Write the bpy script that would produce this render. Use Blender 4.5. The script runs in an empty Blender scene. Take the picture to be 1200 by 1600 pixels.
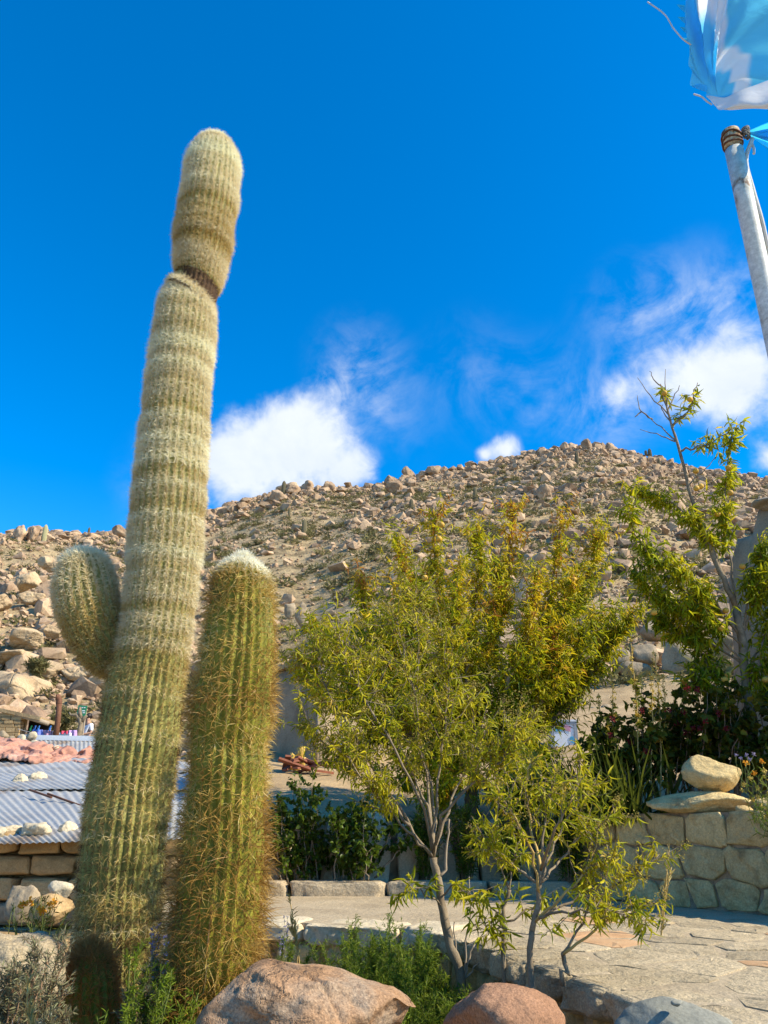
import bpy, bmesh, math, random
import numpy as np
from mathutils import Vector, Matrix, Euler

random.seed(7)
RNG = np.random.default_rng(11)
S = bpy.context.scene
COL = S.collection
R = math.radians

# ---------------------------------------------------------------- camera, sky, sun, exposure
PITCH = R(21.7); FPX = 1232.0; EYE = np.array([0.0, 0.0, 0.62])
cd = bpy.data.cameras.new('camera'); cam = bpy.data.objects.new('camera', cd); COL.objects.link(cam)
cam.location = EYE; cam.rotation_euler = (math.pi/2+PITCH, 0, 0)
cd.sensor_fit = 'VERTICAL'; cd.sensor_height = 24.0; cd.lens = 24.0*FPX/1600.0
cd.clip_start = 0.05; cd.clip_end = 5000
S.camera = cam

SUN_AZ, SUN_EL = R(105), R(38)          # azimuth clockwise from straight ahead
sd = bpy.data.lights.new('sun', 'SUN'); sun = bpy.data.objects.new('sun', sd); COL.objects.link(sun)
sd.energy = 5.0; sd.angle = R(0.53); sd.color = (1.0, 0.90, 0.71)
to_sun = Vector((math.sin(SUN_AZ)*math.cos(SUN_EL), math.cos(SUN_AZ)*math.cos(SUN_EL), math.sin(SUN_EL)))
sun.rotation_euler = to_sun.to_track_quat('Z', 'Y').to_euler()

S.view_settings.view_transform = 'Standard'
S.view_settings.look = 'None'
S.view_settings.exposure = 0.75
S.view_settings.gamma = 1.0
S.view_settings.use_curve_mapping = False


def ray(px, py):
    u = (px-600)/FPX; v = (800-py)/FPX
    return np.array([u, math.cos(PITCH)-v*math.sin(PITCH), math.sin(PITCH)+v*math.cos(PITCH)])
def W(px, py, Y):
    d = ray(px, py); return EYE+d*(Y/d[1])
def G(px, py, z):
    d = ray(px, py); return EYE+d*((z-EYE[2])/d[2])
def ZD(p):
    p = np.asarray(p); return (p[1]-EYE[1])*math.cos(PITCH)+(p[2]-EYE[2])*math.sin(PITCH)

world = bpy.data.worlds.new('World'); S.world = world; world.use_nodes = True
def build_world():
    nt = world.node_tree; N = nt.nodes; L = nt.links; N.clear()
    out = N.new('ShaderNodeOutputWorld'); bg = N.new('ShaderNodeBackground'); L.new(bg.outputs[0], out.inputs[0])
    bg.inputs['Strength'].default_value = 0.135
    sky = N.new('ShaderNodeTexSky'); sky.sky_type = 'NISHITA'; sky.sun_disc = False
    sky.sun_elevation = SUN_EL; sky.sun_rotation = SUN_AZ
    sky.altitude = 3000; sky.air_density = 1.15; sky.dust_density = 0.15; sky.ozone_density = 2.6
    hs = N.new('ShaderNodeHueSaturation'); hs.inputs['Saturation'].default_value = 1.43; hs.inputs['Value'].default_value = 1.38
    L.new(sky.outputs[0], hs.inputs['Color'])
    tc = N.new('ShaderNodeTexCoord')
    def math_(op, a, b=None, clamp=False):
        n = N.new('ShaderNodeMath'); n.operation = op; n.use_clamp = clamp
        for i, x in enumerate((a, b)):
            if x is None: continue
            if isinstance(x, (int, float)): n.inputs[i].default_value = x
            else: L.new(x, n.inputs[i])
        return n.outputs[0]
    def noise(scale, detail, rough, dist=0.0, off=(0, 0, 0)):
        m = N.new('ShaderNodeMapping'); m.inputs['Location'].default_value = off; L.new(tc.outputs['Generated'], m.inputs[0])
        n = N.new('ShaderNodeTexNoise'); n.inputs['Scale'].default_value = scale; n.inputs['Detail'].default_value = detail
        n.inputs['Roughness'].default_value = rough; n.inputs['Distortion'].default_value = dist
        L.new(m.outputs[0], n.inputs['Vector']); return n.outputs['Fac']
    def blob(px, py, rad, w):
        d = ray(px, py); d = d/np.linalg.norm(d)
        vd = N.new('ShaderNodeVectorMath'); vd.operation = 'DISTANCE'; L.new(tc.outputs['Generated'], vd.inputs[0]); vd.inputs[1].default_value = d
        x = math_('DIVIDE', vd.outputs['Value'], rad/1400.0)
        x = math_('SUBTRACT', 1.0, x, True)
        x = math_('MULTIPLY', math_('MULTIPLY', x, x), w)
        return x
    # bodies of the cumulus, as directions in the sky
    dense = [(400, 725, 150, 1.6), (485, 712, 140, 1.6), (545, 738, 95, 1.3), (345, 715, 120, 1.3), (440, 665, 100, .9), (520, 610, 95, .62), (480, 660, 90, .7),
             (790, 702, 46, 1.6), (757, 710, 32, 1.4),
             (1020, 592, 110, .75), (1095, 585, 120, 1.15), (1170, 580, 130, 1.25), (1140, 630, 80, .8), (965, 612, 60, .5), (1290, 590, 170, 1.3), (1205, 715, 60, 1.0), (1270, 720, 90, 1.2)]
    thin = [(560, 570, 120, .34), (590, 640, 150, .30), (1000, 500, 140, .34), (1090, 480, 140, .50), (1180, 500, 140, .5), (960, 640, 130, .40), (740, 590, 150, .14), (300, 770, 160, .5), (850, 630, 160, .22)]
    def total(lst):
        acc = None
        for b in lst:
            o = blob(*b); acc = o if acc is None else math_('ADD', acc, o)
        return acc
    n1 = noise(9, 9, .60, .35); n2 = noise(30, 8, .62, .5, (3, 1, 2)); n3 = noise(7, 8, .62, 1.6, (1, 5, 2))
    td = total(dense); gate = math_('MULTIPLY', td, 3.0, True)
    nn = math_('ADD', math_('MULTIPLY', math_('SUBTRACT', n1, .5), 2.3), math_('MULTIPLY', math_('SUBTRACT', n2, .5), 1.1))
    dsum = math_('ADD', math_('MULTIPLY', td, .95), math_('MULTIPLY', nn, gate))
    mr = N.new('ShaderNodeMapRange'); mr.interpolation_type = 'SMOOTHSTEP'; L.new(dsum, mr.inputs[0]); mr.inputs[1].default_value = .10; mr.inputs[2].default_value = 1.25
    w = math_('ADD', math_('MULTIPLY', n3, .7), math_('MULTIPLY', n2, .3))
    mw = N.new('ShaderNodeMapRange'); mw.interpolation_type = 'SMOOTHSTEP'; L.new(w, mw.inputs[0]); mw.inputs[1].default_value = .40; mw.inputs[2].default_value = .70
    tt = math_('MULTIPLY', math_('MULTIPLY', total(thin), mw.outputs[0]), 2.2, True)
    inv = math_('MULTIPLY', math_('SUBTRACT', 1.0, math_('MULTIPLY', mr.outputs[0], .96)), math_('SUBTRACT', 1.0, math_('MULTIPLY', tt, .6)))
    fac = math_('SUBTRACT', 1.0, inv, True)
    mix = N.new('ShaderNodeMix'); mix.data_type = 'RGBA'
    L.new(fac, mix.inputs['Factor']); L.new(hs.outputs[0], mix.inputs['A'])
    cr = N.new('ShaderNodeMix'); cr.data_type = 'RGBA'; L.new(math_('MULTIPLY', math_('SUBTRACT', n1, .3), 2.2, True), cr.inputs['Factor'])
    cr.inputs['A'].default_value = (3.5, 3.9, 4.5, 1); cr.inputs['B'].default_value = (4.6, 4.8, 5.1, 1)
    L.new(cr.outputs['Result'], mix.inputs['B'])
    L.new(mix.outputs['Result'], bg.inputs['Color'])
build_world()

# ---------------------------------------------------------------- helpers: objects
def tag(o, label=None, cat=None, group=None, kind=None):
    if label: o['label'] = label
    if cat: o['category'] = cat
    if group: o['group'] = group
    if kind: o['kind'] = kind
    return o
def thing(name, label, cat, loc=(0, 0, 0), group=None, rz=0):
    o = bpy.data.objects.new(name, None); COL.objects.link(o)
    o.empty_display_size = .1; o.location = loc; o.rotation_euler = (0, 0, rz)
    return tag(o, label, cat, group)
def link(name, me, parent=None, loc=None):
    o = bpy.data.objects.new(name, me); COL.objects.link(o)
    if parent is not None:
        o.parent = parent
    if loc is not None: o.location = loc
    return o
def np_me(name, V, F, mat, tint=None, smooth=False):
    """V (n,3); F array (m,k) or list of such; tint per vertex"""
    if isinstance(F, np.ndarray): F = [F]
    me = bpy.data.meshes.new(name)
    V = np.asarray(V, dtype=np.float32)
    me.vertices.add(len(V)); me.vertices.foreach_set('co', V.ravel())
    idx = np.concatenate([f.ravel() for f in F]).astype(np.int32)
    tot = np.concatenate([np.full(len(f), f.shape[1]) for f in F]).astype(np.int32)
    st = np.concatenate([[0], np.cumsum(tot)[:-1]]).astype(np.int32)
    me.loops.add(len(idx)); me.loops.foreach_set('vertex_index', idx)
    me.polygons.add(len(tot)); me.polygons.foreach_set('loop_start', st)
    me.update(calc_edges=True)
    me.polygons.foreach_set('use_smooth', np.full(len(tot), smooth))
    if tint is not None:
        a = me.attributes.new('tint', 'FLOAT', 'POINT'); a.data.foreach_set('value', np.asarray(tint, dtype=np.float32))
    if mat: me.materials.append(mat)
    me.validate()
    return me
class MB:
    def __init__(self): self.V = []; self.F = []; self.T = []; self.n = 0
    def add(self, V, F, t=.5):
        V = np.asarray(V, float); self.V.append(V)
        for f in F: self.F.append(tuple(i+self.n for i in f))
        self.T.append(np.full(len(V), t) if np.isscalar(t) else np.asarray(t)); self.n += len(V)
    def box(self, c, s, rz=0, t=.5, rx=0, ry=0):
        V = np.array([(x, y, z) for x in (-.5, .5) for y in (-.5, .5) for z in (-.5, .5)])*np.array(s)
        M = np.array(Euler((rx, ry, rz)).to_matrix()); V = V@M.T+np.array(c)
        self.add(V, [(0, 1, 3, 2), (4, 6, 7, 5), (0, 4, 5, 1), (2, 3, 7, 6), (0, 2, 6, 4), (1, 5, 7, 3)], t)
    def tube(self, P, r, n=8, t=.5, cap=True):
        P = np.asarray(P, float); m = len(P); r = np.full(m, r) if np.isscalar(r) else np.asarray(r)
        T = np.gradient(P, axis=0); T /= np.linalg.norm(T, axis=1)[:, None]+1e-9
        ref = np.array([0, 1, 0.]) if abs(T[0][1]) < .9 else np.array([1., 0, 0])
        A = np.cross(T, ref); A /= np.linalg.norm(A, axis=1)[:, None]+1e-9; B = np.cross(T, A)
        th = np.linspace(0, 2*np.pi, n, endpoint=False)
        V = (P[:, None]+r[:, None, None]*(A[:, None]*np.cos(th)[None, :, None]+B[:, None]*np.sin(th)[None, :, None])).reshape(-1, 3)
        F = [(i*n+j, i*n+(j+1) % n, (i+1)*n+(j+1) % n, (i+1)*n+j) for i in range(m-1) for j in range(n)]
        if cap: F += [tuple(range(n))[::-1], tuple((m-1)*n+j for j in range(n))]
        self.add(V, F, t)
    def me(self, name, mat, smooth=False):
        me = bpy.data.meshes.new(name); V = np.concatenate(self.V)
        me.from_pydata(V.tolist(), [], self.F); me.update()
        me.polygons.foreach_set('use_smooth', np.full(len(me.polygons), smooth))
        a = me.attributes.new('tint', 'FLOAT', 'POINT'); a.data.foreach_set('value', np.concatenate(self.T).astype(np.float32))
        if mat: me.materials.append(mat)
        return me
    def build(self, name, mat, parent=None, smooth=False, loc=None):
        return link(name, self.me(name, mat, smooth), parent, loc)

# ---------------------------------------------------------------- helpers: noise (numpy)
def _hash(ix, iy, iz, seed):
    h = (ix*374761393+iy*668265263+iz*2147483647+seed*1274126177) & 0xffffffff
    h = ((h ^ (h >> 13))*1274126177) & 0xffffffff
    return ((h ^ (h >> 16)) & 0xffff)/65535.0
def vnoise(P, seed=0):
    P = np.asarray(P, float); I = np.floor(P).astype(np.int64); f = P-I; f = f*f*(3-2*f); o = 0
    for dx in (0, 1):
        for dy in (0, 1):
            for dz in (0, 1):
                w = (f[..., 0] if dx else 1-f[..., 0])*(f[..., 1] if dy else 1-f[..., 1])*(f[..., 2] if dz else 1-f[..., 2])
                o = o+w*_hash(I[..., 0]+dx, I[..., 1]+dy, I[..., 2]+dz, seed)
    return o*2-1
def fbm(P, seed=0, oct=4, gain=.5):
    P = np.asarray(P, float); a = 1; o = 0
    for k in range(oct): o = o+a*vnoise(P*2**k+k*17.3, seed+k); a *= gain
    return o
def P3(x, y, z=0): return np.stack(np.broadcast_arrays(np.asarray(x, float), np.asarray(y, float), np.asarray(z, float)), -1)
def sstep(a, b, x):
    t = np.clip((x-a)/(b-a), 0, 1); return t*t*(3-2*t)
def unit(v): return v/(np.linalg.norm(v, axis=-1, keepdims=True)+1e-9)

# ---------------------------------------------------------------- helpers: materials
def new_mat(name):
    m = bpy.data.materials.new(name); m.use_nodes = True; nt = m.node_tree
    b = nt.nodes['Principled BSDF']; b.inputs['Roughness'].default_value = .85
    b.inputs['Specular IOR Level'].default_value = .25
    return m, nt, b
def mat_rock(name, cols, scale=3.0, bump=.4, bscale=12.0, fine=60.0, rough=.9, vary=.0, crack=0.0, crack_scale=3.0, use_tint=False, bdist=.02, grain=(.72, 1.2), warm=(1.05, .93, .70)):
    cols = [tuple(c*w for c, w in zip(k, warm)) for k in cols]
    m, nt, b = new_mat(name); N = nt.nodes; L = nt.links
    tc = N.new('ShaderNodeTexCoord')
    oi = N.new('ShaderNodeObjectInfo')
    add = N.new('ShaderNodeVectorMath'); add.operation = 'ADD'; L.new(tc.outputs['Object'], add.inputs[0])
    sc = N.new('ShaderNodeVectorMath'); sc.operation = 'SCALE'; L.new(oi.outputs['Random'], sc.inputs['Scale']); sc.inputs[0].default_value = (37, 51, 23); L.new(sc.outputs[0], add.inputs[1])
    n1 = N.new('ShaderNodeTexNoise'); n1.inputs['Scale'].default_value = scale; n1.inputs['Detail'].default_value = 8; n1.inputs['Roughness'].default_value = .62; n1.inputs['Distortion'].default_value = .4
    L.new(add.outputs[0], n1.inputs['Vector'])
    ramp = N.new('ShaderNodeValToRGB'); L.new(n1.outputs['Fac'], ramp.inputs[0])
    el = ramp.color_ramp.elements
    ps = np.linspace(.3, .72, len(cols))
    el[0].position = ps[0]; el[0].color = (*cols[0], 1); el[1].position = ps[-1]; el[1].color = (*cols[-1], 1)
    for p, c in zip(ps[1:-1], cols[1:-1]): e = el.new(p); e.color = (*c, 1)
    nf = N.new('ShaderNodeTexNoise'); nf.inputs['Scale'].default_value = fine; nf.inputs['Detail'].default_value = 4; nf.inputs['Roughness'].default_value = .7
    L.new(add.outputs[0], nf.inputs['Vector'])
    mr = N.new('ShaderNodeMapRange'); L.new(nf.outputs['Fac'], mr.inputs[0]); mr.inputs[1].default_value = .3; mr.inputs[2].default_value = .7; mr.inputs[3].default_value = grain[0]; mr.inputs[4].default_value = grain[1]
    val = mr.outputs[0]
    if use_tint or vary:
        src = oi.outputs['Random']
        if use_tint:
            at = N.new('ShaderNodeAttribute'); at.attribute_name = 'tint'
            a2 = N.new('ShaderNodeMath'); a2.operation = 'ADD'; L.new(at.outputs['Fac'], a2.inputs[0]); L.new(oi.outputs['Random'], a2.inputs[1])
            fr = N.new('ShaderNodeMath'); fr.operation = 'FRACT'; L.new(a2.outputs[0], fr.inputs[0]); src = fr.outputs[0]
        m2 = N.new('ShaderNodeMapRange'); L.new(src, m2.inputs[0]); m2.inputs[3].default_value = 1-vary; m2.inputs[4].default_value = 1+vary*.8
        mm = N.new('ShaderNodeMath'); mm.operation = 'MULTIPLY'; L.new(val, mm.inputs[0]); L.new(m2.outputs[0], mm.inputs[1]); val = mm.outputs[0]
    vm = N.new('ShaderNodeVectorMath'); vm.operation = 'SCALE'; L.new(ramp.outputs[0], vm.inputs[0]); L.new(val, vm.inputs['Scale'])
    L.new(vm.outputs[0], b.inputs['Base Color']); b.inputs['Roughness'].default_value = rough
    nb = N.new('ShaderNodeTexNoise'); nb.inputs['Scale'].default_value = bscale; nb.inputs['Detail'].default_value = 9; nb.inputs['Roughness'].default_value = .65
    L.new(add.outputs[0], nb.inputs['Vector']); h = nb.outputs['Fac']
    if crack:
        dn = N.new('ShaderNodeVectorMath'); dn.operation = 'ADD'; L.new(add.outputs[0], dn.inputs[0]); L.new(n1.outputs['Color'], dn.inputs[1])
        vo = N.new('ShaderNodeTexVoronoi'); vo.feature = 'DISTANCE_TO_EDGE'; vo.inputs['Scale'].default_value = crack_scale; L.new(dn.outputs[0], vo.inputs['Vector'])
        m3 = N.new('ShaderNodeMapRange'); L.new(vo.outputs[0], m3.inputs[0]); m3.inputs[2].default_value = .045; m3.inputs[3].default_value = -crack; m3.inputs[4].default_value = 0
        ad = N.new('ShaderNodeMath'); ad.operation = 'ADD'; L.new(h, ad.inputs[0]); L.new(m3.outputs[0], ad.inputs[1]); h = ad.outputs[0]
    bp = N.new('ShaderNodeBump'); bp.inputs['Strength'].default_value = bump; bp.inputs['Distance'].default_value = bdist
    L.new(h, bp.inputs['Height']); L.new(bp.outputs[0], b.inputs['Normal'])
    return m
def mat_leaf(name, stops, trans=.35, rough=.5, rnd=.0):
    """stops: [(pos, colour)] over the tint attribute"""
    m, nt, b = new_mat(name); N = nt.nodes; L = nt.links
    at = N.new('ShaderNodeAttribute'); at.attribute_name = 'tint'; src = at.outputs['Fac']
    if rnd:
        oi = N.new('ShaderNodeObjectInfo'); mu = N.new('ShaderNodeMath'); mu.operation = 'MULTIPLY_ADD'
        L.new(oi.outputs['Random'], mu.inputs[0]); mu.inputs[1].default_value = rnd; L.new(src, mu.inputs[2]); src = mu.outputs[0]
    ramp = N.new('ShaderNodeValToRGB'); L.new(src, ramp.inputs[0]); el = ramp.color_ramp.elements
    el[0].position = stops[0][0]; el[0].color = (*stops[0][1], 1); el[1].position = stops[-1][0]; el[1].color = (*stops[-1][1], 1)
    for p, c in stops[1:-1]: e = el.new(p); e.color = (*c, 1)
    L.new(ramp.outputs[0], b.inputs['Base Color']); b.inputs['Roughness'].default_value = rough; b.inputs['Specular IOR Level'].default_value = .18
    tr = N.new('ShaderNodeBsdfTranslucent'); g = N.new('ShaderNodeGamma'); g.inputs[1].default_value = .85; L.new(ramp.outputs[0], g.inputs[0]); L.new(g.outputs[0], tr.inputs[0])
    mx = N.new('ShaderNodeMixShader'); mx.inputs[0].default_value = trans
    L.new(b.outputs[0], mx.inputs[1]); L.new(tr.outputs[0], mx.inputs[2]); L.new(mx.outputs[0], N['Material Output'].inputs[0])
    return m
def mat_plain(name, col, rough=.7, metal=0, var=.12, scale=20, bump=.0):
    m, nt, b = new_mat(name); N = nt.nodes; L = nt.links
    tc = N.new('ShaderNodeTexCoord'); n = N.new('ShaderNodeTexNoise'); n.inputs['Scale'].default_value = scale; n.inputs['Detail'].default_value = 6; n.inputs['Roughness'].default_value = .65
    L.new(tc.outputs['Object'], n.inputs['Vector'])
    r = N.new('ShaderNodeMapRange'); L.new(n.outputs['Fac'], r.inputs[0]); r.inputs[1].default_value = .25; r.inputs[2].default_value = .75; r.inputs[3].default_value = 1-var*1.6; r.inputs[4].default_value = 1+var
    v = N.new('ShaderNodeVectorMath'); v.operation = 'SCALE'; v.inputs[0].default_value = col; L.new(r.outputs[0], v.inputs['Scale']); L.new(v.outputs[0], b.inputs['Base Color'])
    b.inputs['Roughness'].default_value = rough; b.inputs['Metallic'].default_value = metal
    if bump:
        bp = N.new('ShaderNodeBump'); bp.inputs['Strength'].default_value = bump; bp.inputs['Distance'].default_value = .01; L.new(n.outputs['Fac'], bp.inputs['Height']); L.new(bp.outputs[0], b.inputs['Normal'])
    return m

M = {}
M['hill'] = mat_rock('sandy hillside', [(.13, .10, .058), (.29, .22, .13), (.44, .34, .21), (.32, .24, .145)], warm=(1.02, .97, .82), scale=.5, bump=1.0, bscale=1.8, fine=3.5, bdist=.35)
M['hillrock'] = mat_rock('hill stone', [(.18, .12, .085), (.34, .235, .16), (.47, .345, .235), (.33, .23, .165)], warm=(1.0, .95, .84), scale=.9, bump=.6, bscale=3.0, fine=9, vary=.28, use_tint=True, bdist=.12)
M['outcrop'] = mat_rock('cracked granite', [(.33, .24, .155), (.46, .345, .225), (.50, .39, .265), (.40, .29, .19)], warm=(1.02, .96, .82), scale=.7, bump=.7, bscale=3, fine=14, crack=.9, crack_scale=.55, bdist=.15, vary=.12)
M['greyrock'] = mat_rock('grey boulder stone', [(.17, .145, .12), (.27, .235, .195), (.33, .29, .245), (.24, .205, .17)], scale=1.2, bump=.5, bscale=5, fine=20, vary=.18, bdist=.06)
M['soil'] = mat_rock('garden soil', [(.10, .075, .05), (.17, .13, .085), (.22, .17, .115)], scale=3, bump=.8, bscale=14, fine=50, bdist=.03)
M['earth'] = mat_rock('pale stony earth', [(.27, .205, .135), (.37, .29, .195), (.44, .355, .25)], scale=1.4, bump=.8, bscale=7, fine=35, bdist=.04)
M['boulder'] = mat_rock('orange brown boulder', [(.22, .17, .12), (.30, .17, .085), (.38, .225, .12), (.36, .26, .17), (.28, .15, .075)], warm=(1, 1, 1), scale=2.6, bump=.8, bscale=16, fine=110, crack=.45, crack_scale=1.3, bdist=.03, grain=(.5, 1.4))
M['boulder2'] = mat_rock('reddish boulder', [(.25, .13, .07), (.35, .19, .105), (.30, .165, .10)], warm=(1, 1, 1), scale=3.2, bump=.7, bscale=24, fine=130, bdist=.015, grain=(.5, 1.4))
M['slate'] = mat_rock('blue grey rock', [(.16, .18, .19), (.24, .26, .27), (.30, .32, .32)], scale=3.5, bump=.4, bscale=14, fine=90, bdist=.02)
M['flag_stone'] = mat_rock('paving stone', [(.36, .30, .215), (.45, .385, .285), (.50, .43, .325), (.42, .36, .27)], warm=(1.03, .95, .78), scale=5.5, bump=1.0, bscale=17, fine=110, vary=.2, bdist=.03, grain=(.55, 1.3))
M['red_stone'] = mat_rock('reddish paving stone', [(.42, .27, .17), (.52, .35, .23), (.47, .36, .26)], scale=7, bump=.5, bscale=30, fine=140, bdist=.012)
M['cement'] = mat_rock('worn cement', [(.34, .285, .215), (.43, .365, .28), (.48, .415, .325)], warm=(1.03, .95, .78), scale=2.6, bump=.9, bscale=14, fine=80, bdist=.022, grain=(.6, 1.25))
M['wallstone'] = mat_rock('wall stone', [(.27, .22, .165), (.45, .395, .315), (.57, .51, .42), (.41, .35, .27)], warm=(1.14, .94, .52), scale=5.5, bump=.9, bscale=18, fine=70, vary=.2, bdist=.03)
M['mortar'] = mat_rock('dark mortar', [(.10, .085, .075), (.27, .235, .195), (.38, .335, .28)], scale=7, bump=.6, bscale=30, fine=120, bdist=.01)
M['whitestone'] = mat_rock('pale limestone', [(.42, .38, .31), (.55, .50, .42), (.62, .57, .49)], warm=(1.05, .95, .74), scale=4, bump=.6, bscale=18, fine=60, vary=.1, bdist=.02)
M['adobe'] = mat_rock('adobe block', [(.30, .215, .125), (.40, .30, .185), (.45, .345, .225)], scale=4, bump=.7, bscale=16, fine=70, vary=.12, bdist=.025)
M['plaster'] = mat_rock('mud plaster', [(.20, .17, .135), (.30, .26, .21), (.36, .315, .26)], scale=2, bump=.5, bscale=10, fine=50, bdist=.02)
M['zinc'] = mat_rock('weathered zinc', [(.23, .165, .11), (.30, .30, .30), (.36, .37, .38), (.33, .345, .36), (.40, .415, .43)], warm=(1.05, 1, .9), scale=1.2, bump=.1, bscale=9, fine=35, rough=.5, bdist=.005)
M['tarp'] = mat_rock('salmon tarpaulin', [(.34, .15, .095), (.48, .235, .155), (.56, .33, .24)], warm=(1, 1, 1), scale=1.8, bump=.3, bscale=9, fine=30, rough=.7, bdist=.02)
M['bark'] = mat_rock('grey bark', [(.13, .11, .09), (.22, .19, .16), (.30, .27, .23)], scale=14, bump=.6, bscale=60, fine=160, bdist=.006)
M['redtwig'] = mat_plain('reddish twig', (.22, .13, .07), .7)
M['strawtwig'] = mat_plain('straw stem', (.46, .31, .10), .7)
M['greenstem'] = mat_plain('green stem', (.14, .17, .04), .6)
M['cactus'] = mat_rock('cactus skin', [(.19, .185, .045), (.28, .265, .07), (.34, .32, .11)], warm=(1, 1, 1), scale=6, bump=.25, bscale=40, fine=70, rough=.65, bdist=.004)
M['cactus2'] = mat_rock('green cactus skin', [(.11, .115, .010), (.20, .19, .014), (.29, .26, .03)], warm=(1, 1, 1), scale=6, bump=.25, bscale=40, fine=70, rough=.6, bdist=.004)
M['spine'] = mat_leaf('pale bristle', [(0, (.06, .028, .012)), (.12, (.28, .17, .06)), (.26, (.58, .42, .12)), (.42, (.60, .47, .22)), (.7, (.80, .70, .46)), (1, (.92, .89, .66))], trans=.3, rough=.5)
M['spine2'] = mat_leaf('amber spine', [(0, (.13, .06, .02)), (.3, (.38, .21, .045)), (.55, (.56, .39, .10)), (.8, (.68, .56, .28)), (1, (.92, .88, .70))], trans=.3, rough=.4)
M['spine3'] = mat_leaf('rusty spine', [(0, (.22, .08, .02)), (.5, (.46, .20, .05)), (1, (.60, .32, .10))], trans=.3, rough=.4)
PEACH_LEAF = [(0, (.09, .14, .006)), (.3, (.29, .32, .007)), (.55, (.52, .46, .009)), (.75, (.66, .45, .012)), (.88, (.42, .24, .02)), (1, (.45, .16, .025))]
M['peachleaf'] = mat_leaf('peach leaf', PEACH_LEAF, .5, .42)
M['elderleaf'] = mat_leaf('elder leaf', [(0, (.09, .13, .006)), (.35, (.26, .28, .007)), (.7, (.52, .44, .010)), (.88, (.36, .28, .025)), (1, (.42, .27, .03))], .38, .42)
M['panicle'] = mat_leaf('dry seed head', [(0, (.20, .15, .03)), (1, (.38, .30, .07))], .3, .7)
M['darkleaf'] = mat_leaf('rose leaf', [(0, (.030, .042, .006)), (.45, (.075, .095, .008)), (.8, (.20, .19, .012)), (1, (.28, .18, .02))], .45, .5)
M['bushleaf'] = mat_leaf('bush leaf', [(0, (.035, .06, .007)), (.5, (.07, .11, .009)), (.85, (.16, .22, .012)), (1, (.42, .36, .02))], .38, .4)
M['herb'] = mat_leaf('bright herb leaf', [(0, (.06, .10, .008)), (.6, (.15, .22, .012)), (1, (.28, .30, .025))], .4, .5)
M['fern'] = mat_leaf('feathery asparagus', [(0, (.13, .20, .03)), (1, (.28, .34, .08))], .4, .5)
M['tola'] = mat_leaf('grey green scrub leaf', [(0, (.10, .085, .035)), (.5, (.165, .15, .055)), (1, (.25, .22, .085))], .25, .8)
M['drygrass'] = mat_leaf('dry grass', [(0, (.30, .21, .06)), (.6, (.46, .34, .10)), (1, (.58, .46, .18))], .3, .6)
M['greygrass'] = mat_leaf('dry bush leaf', [(0, (.10, .085, .05)), (.5, (.19, .17, .085)), (.8, (.24, .25, .12)), (1, (.42, .37, .27))], .3, .7)
M['petal_orange'] = mat_leaf('orange petal', [(0, (.75, .28, .02)), (1, (.85, .42, .03))], .3, .5)
M['petal_yellow'] = mat_leaf('ochre petal', [(0, (.52, .36, .06)), (1, (.62, .46, .10))], .3, .6)
M['petal_violet'] = mat_leaf('violet petal', [(0, (.22, .19, .33)), (1, (.38, .34, .50))], .3, .6)
M['petal_red'] = mat_leaf('dark red petal', [(0, (.07, .008, .010)), (1, (.20, .015, .018))], .3, .5)
M['peach'] = mat_rock('peach skin', [(.55, .30, .05), (.66, .40, .06), (.58, .20, .04)], warm=(1, 1, 1), vary=.2, scale=14, bump=.05, bscale=30, fine=40, rough=.6)
M['white'] = mat_plain('white paint', (.78, .78, .76), .45, var=.05)
M['polepaint'] = mat_rock('grey white pole paint', [(.20, .12, .07), (.52, .50, .44), (.60, .60, .56), (.63, .63, .60), (.60, .60, .57), (.56, .55, .50)], warm=(1, .99, .96), scale=11, bump=.08, bscale=20, fine=60, rough=.4, bdist=.003)
M['rust'] = mat_plain('rusty steel', (.17, .075, .04), .75, .2, var=.3, scale=40, bump=.2)
M['rope'] = mat_plain('pale rope', (.62, .60, .56), .8)
M['corky'] = mat_rock('dark corky scar', [(.035, .02, .012), (.07, .038, .018), (.13, .075, .03)], warm=(1, 1, 1), scale=20, bump=.9, bscale=50, fine=90, bdist=.01)
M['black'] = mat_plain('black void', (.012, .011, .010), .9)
M['wood'] = mat_plain('weathered wood', (.36, .28, .19), .8, var=.25, scale=16, bump=.2)
M['redwood'] = mat_plain('red brown wood', (.26, .095, .055), .75, var=.3, scale=12)
M['skin'] = mat_plain('skin', (.42, .25, .17), .55, var=.05)
M['hair'] = mat_plain('dark hair', (.02, .015, .012), .5)
M['shirt'] = mat_plain('white shirt cloth', (.76, .78, .82), .8, var=.05)
M['jeans'] = mat_plain('blue denim', (.05, .075, .15), .85, var=.15)
M['green_sign'] = mat_plain('green sign paint', (.03, .22, .10), .5, var=.05)
M['cloth_blue'] = mat_plain('blue cloth', (.16, .21, .55), .85, var=.06)
M['cloth_mauve'] = mat_plain('mauve cloth', (.42, .25, .36), .85, var=.06)
M['cloth_lilac'] = mat_plain('lilac cloth', (.50, .32, .56), .85, var=.06)
M['cloth_navy'] = mat_plain('navy cloth', (.05, .05, .09), .85)
M['cloth_red'] = mat_plain('red cloth', (.62, .07, .12), .85)
M['peg_green'] = mat_plain('green peg', (.06, .55, .12), .4)
M['peg_blue'] = mat_plain('blue peg', (.06, .22, .62), .4)
M['yellow_plastic'] = mat_plain('yellow plastic', (.55, .36, .07), .5, var=.3, scale=20)
M['greymetal'] = mat_plain('grey metal', (.38, .38, .37), .5, .3)
M['sticker_blue'] = mat_plain('blue print', (.10, .38, .55), .6, var=.25, scale=30)
M['sticker_pink'] = mat_plain('pink print', (.62, .30, .38), .6, var=.25, scale=30)

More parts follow.
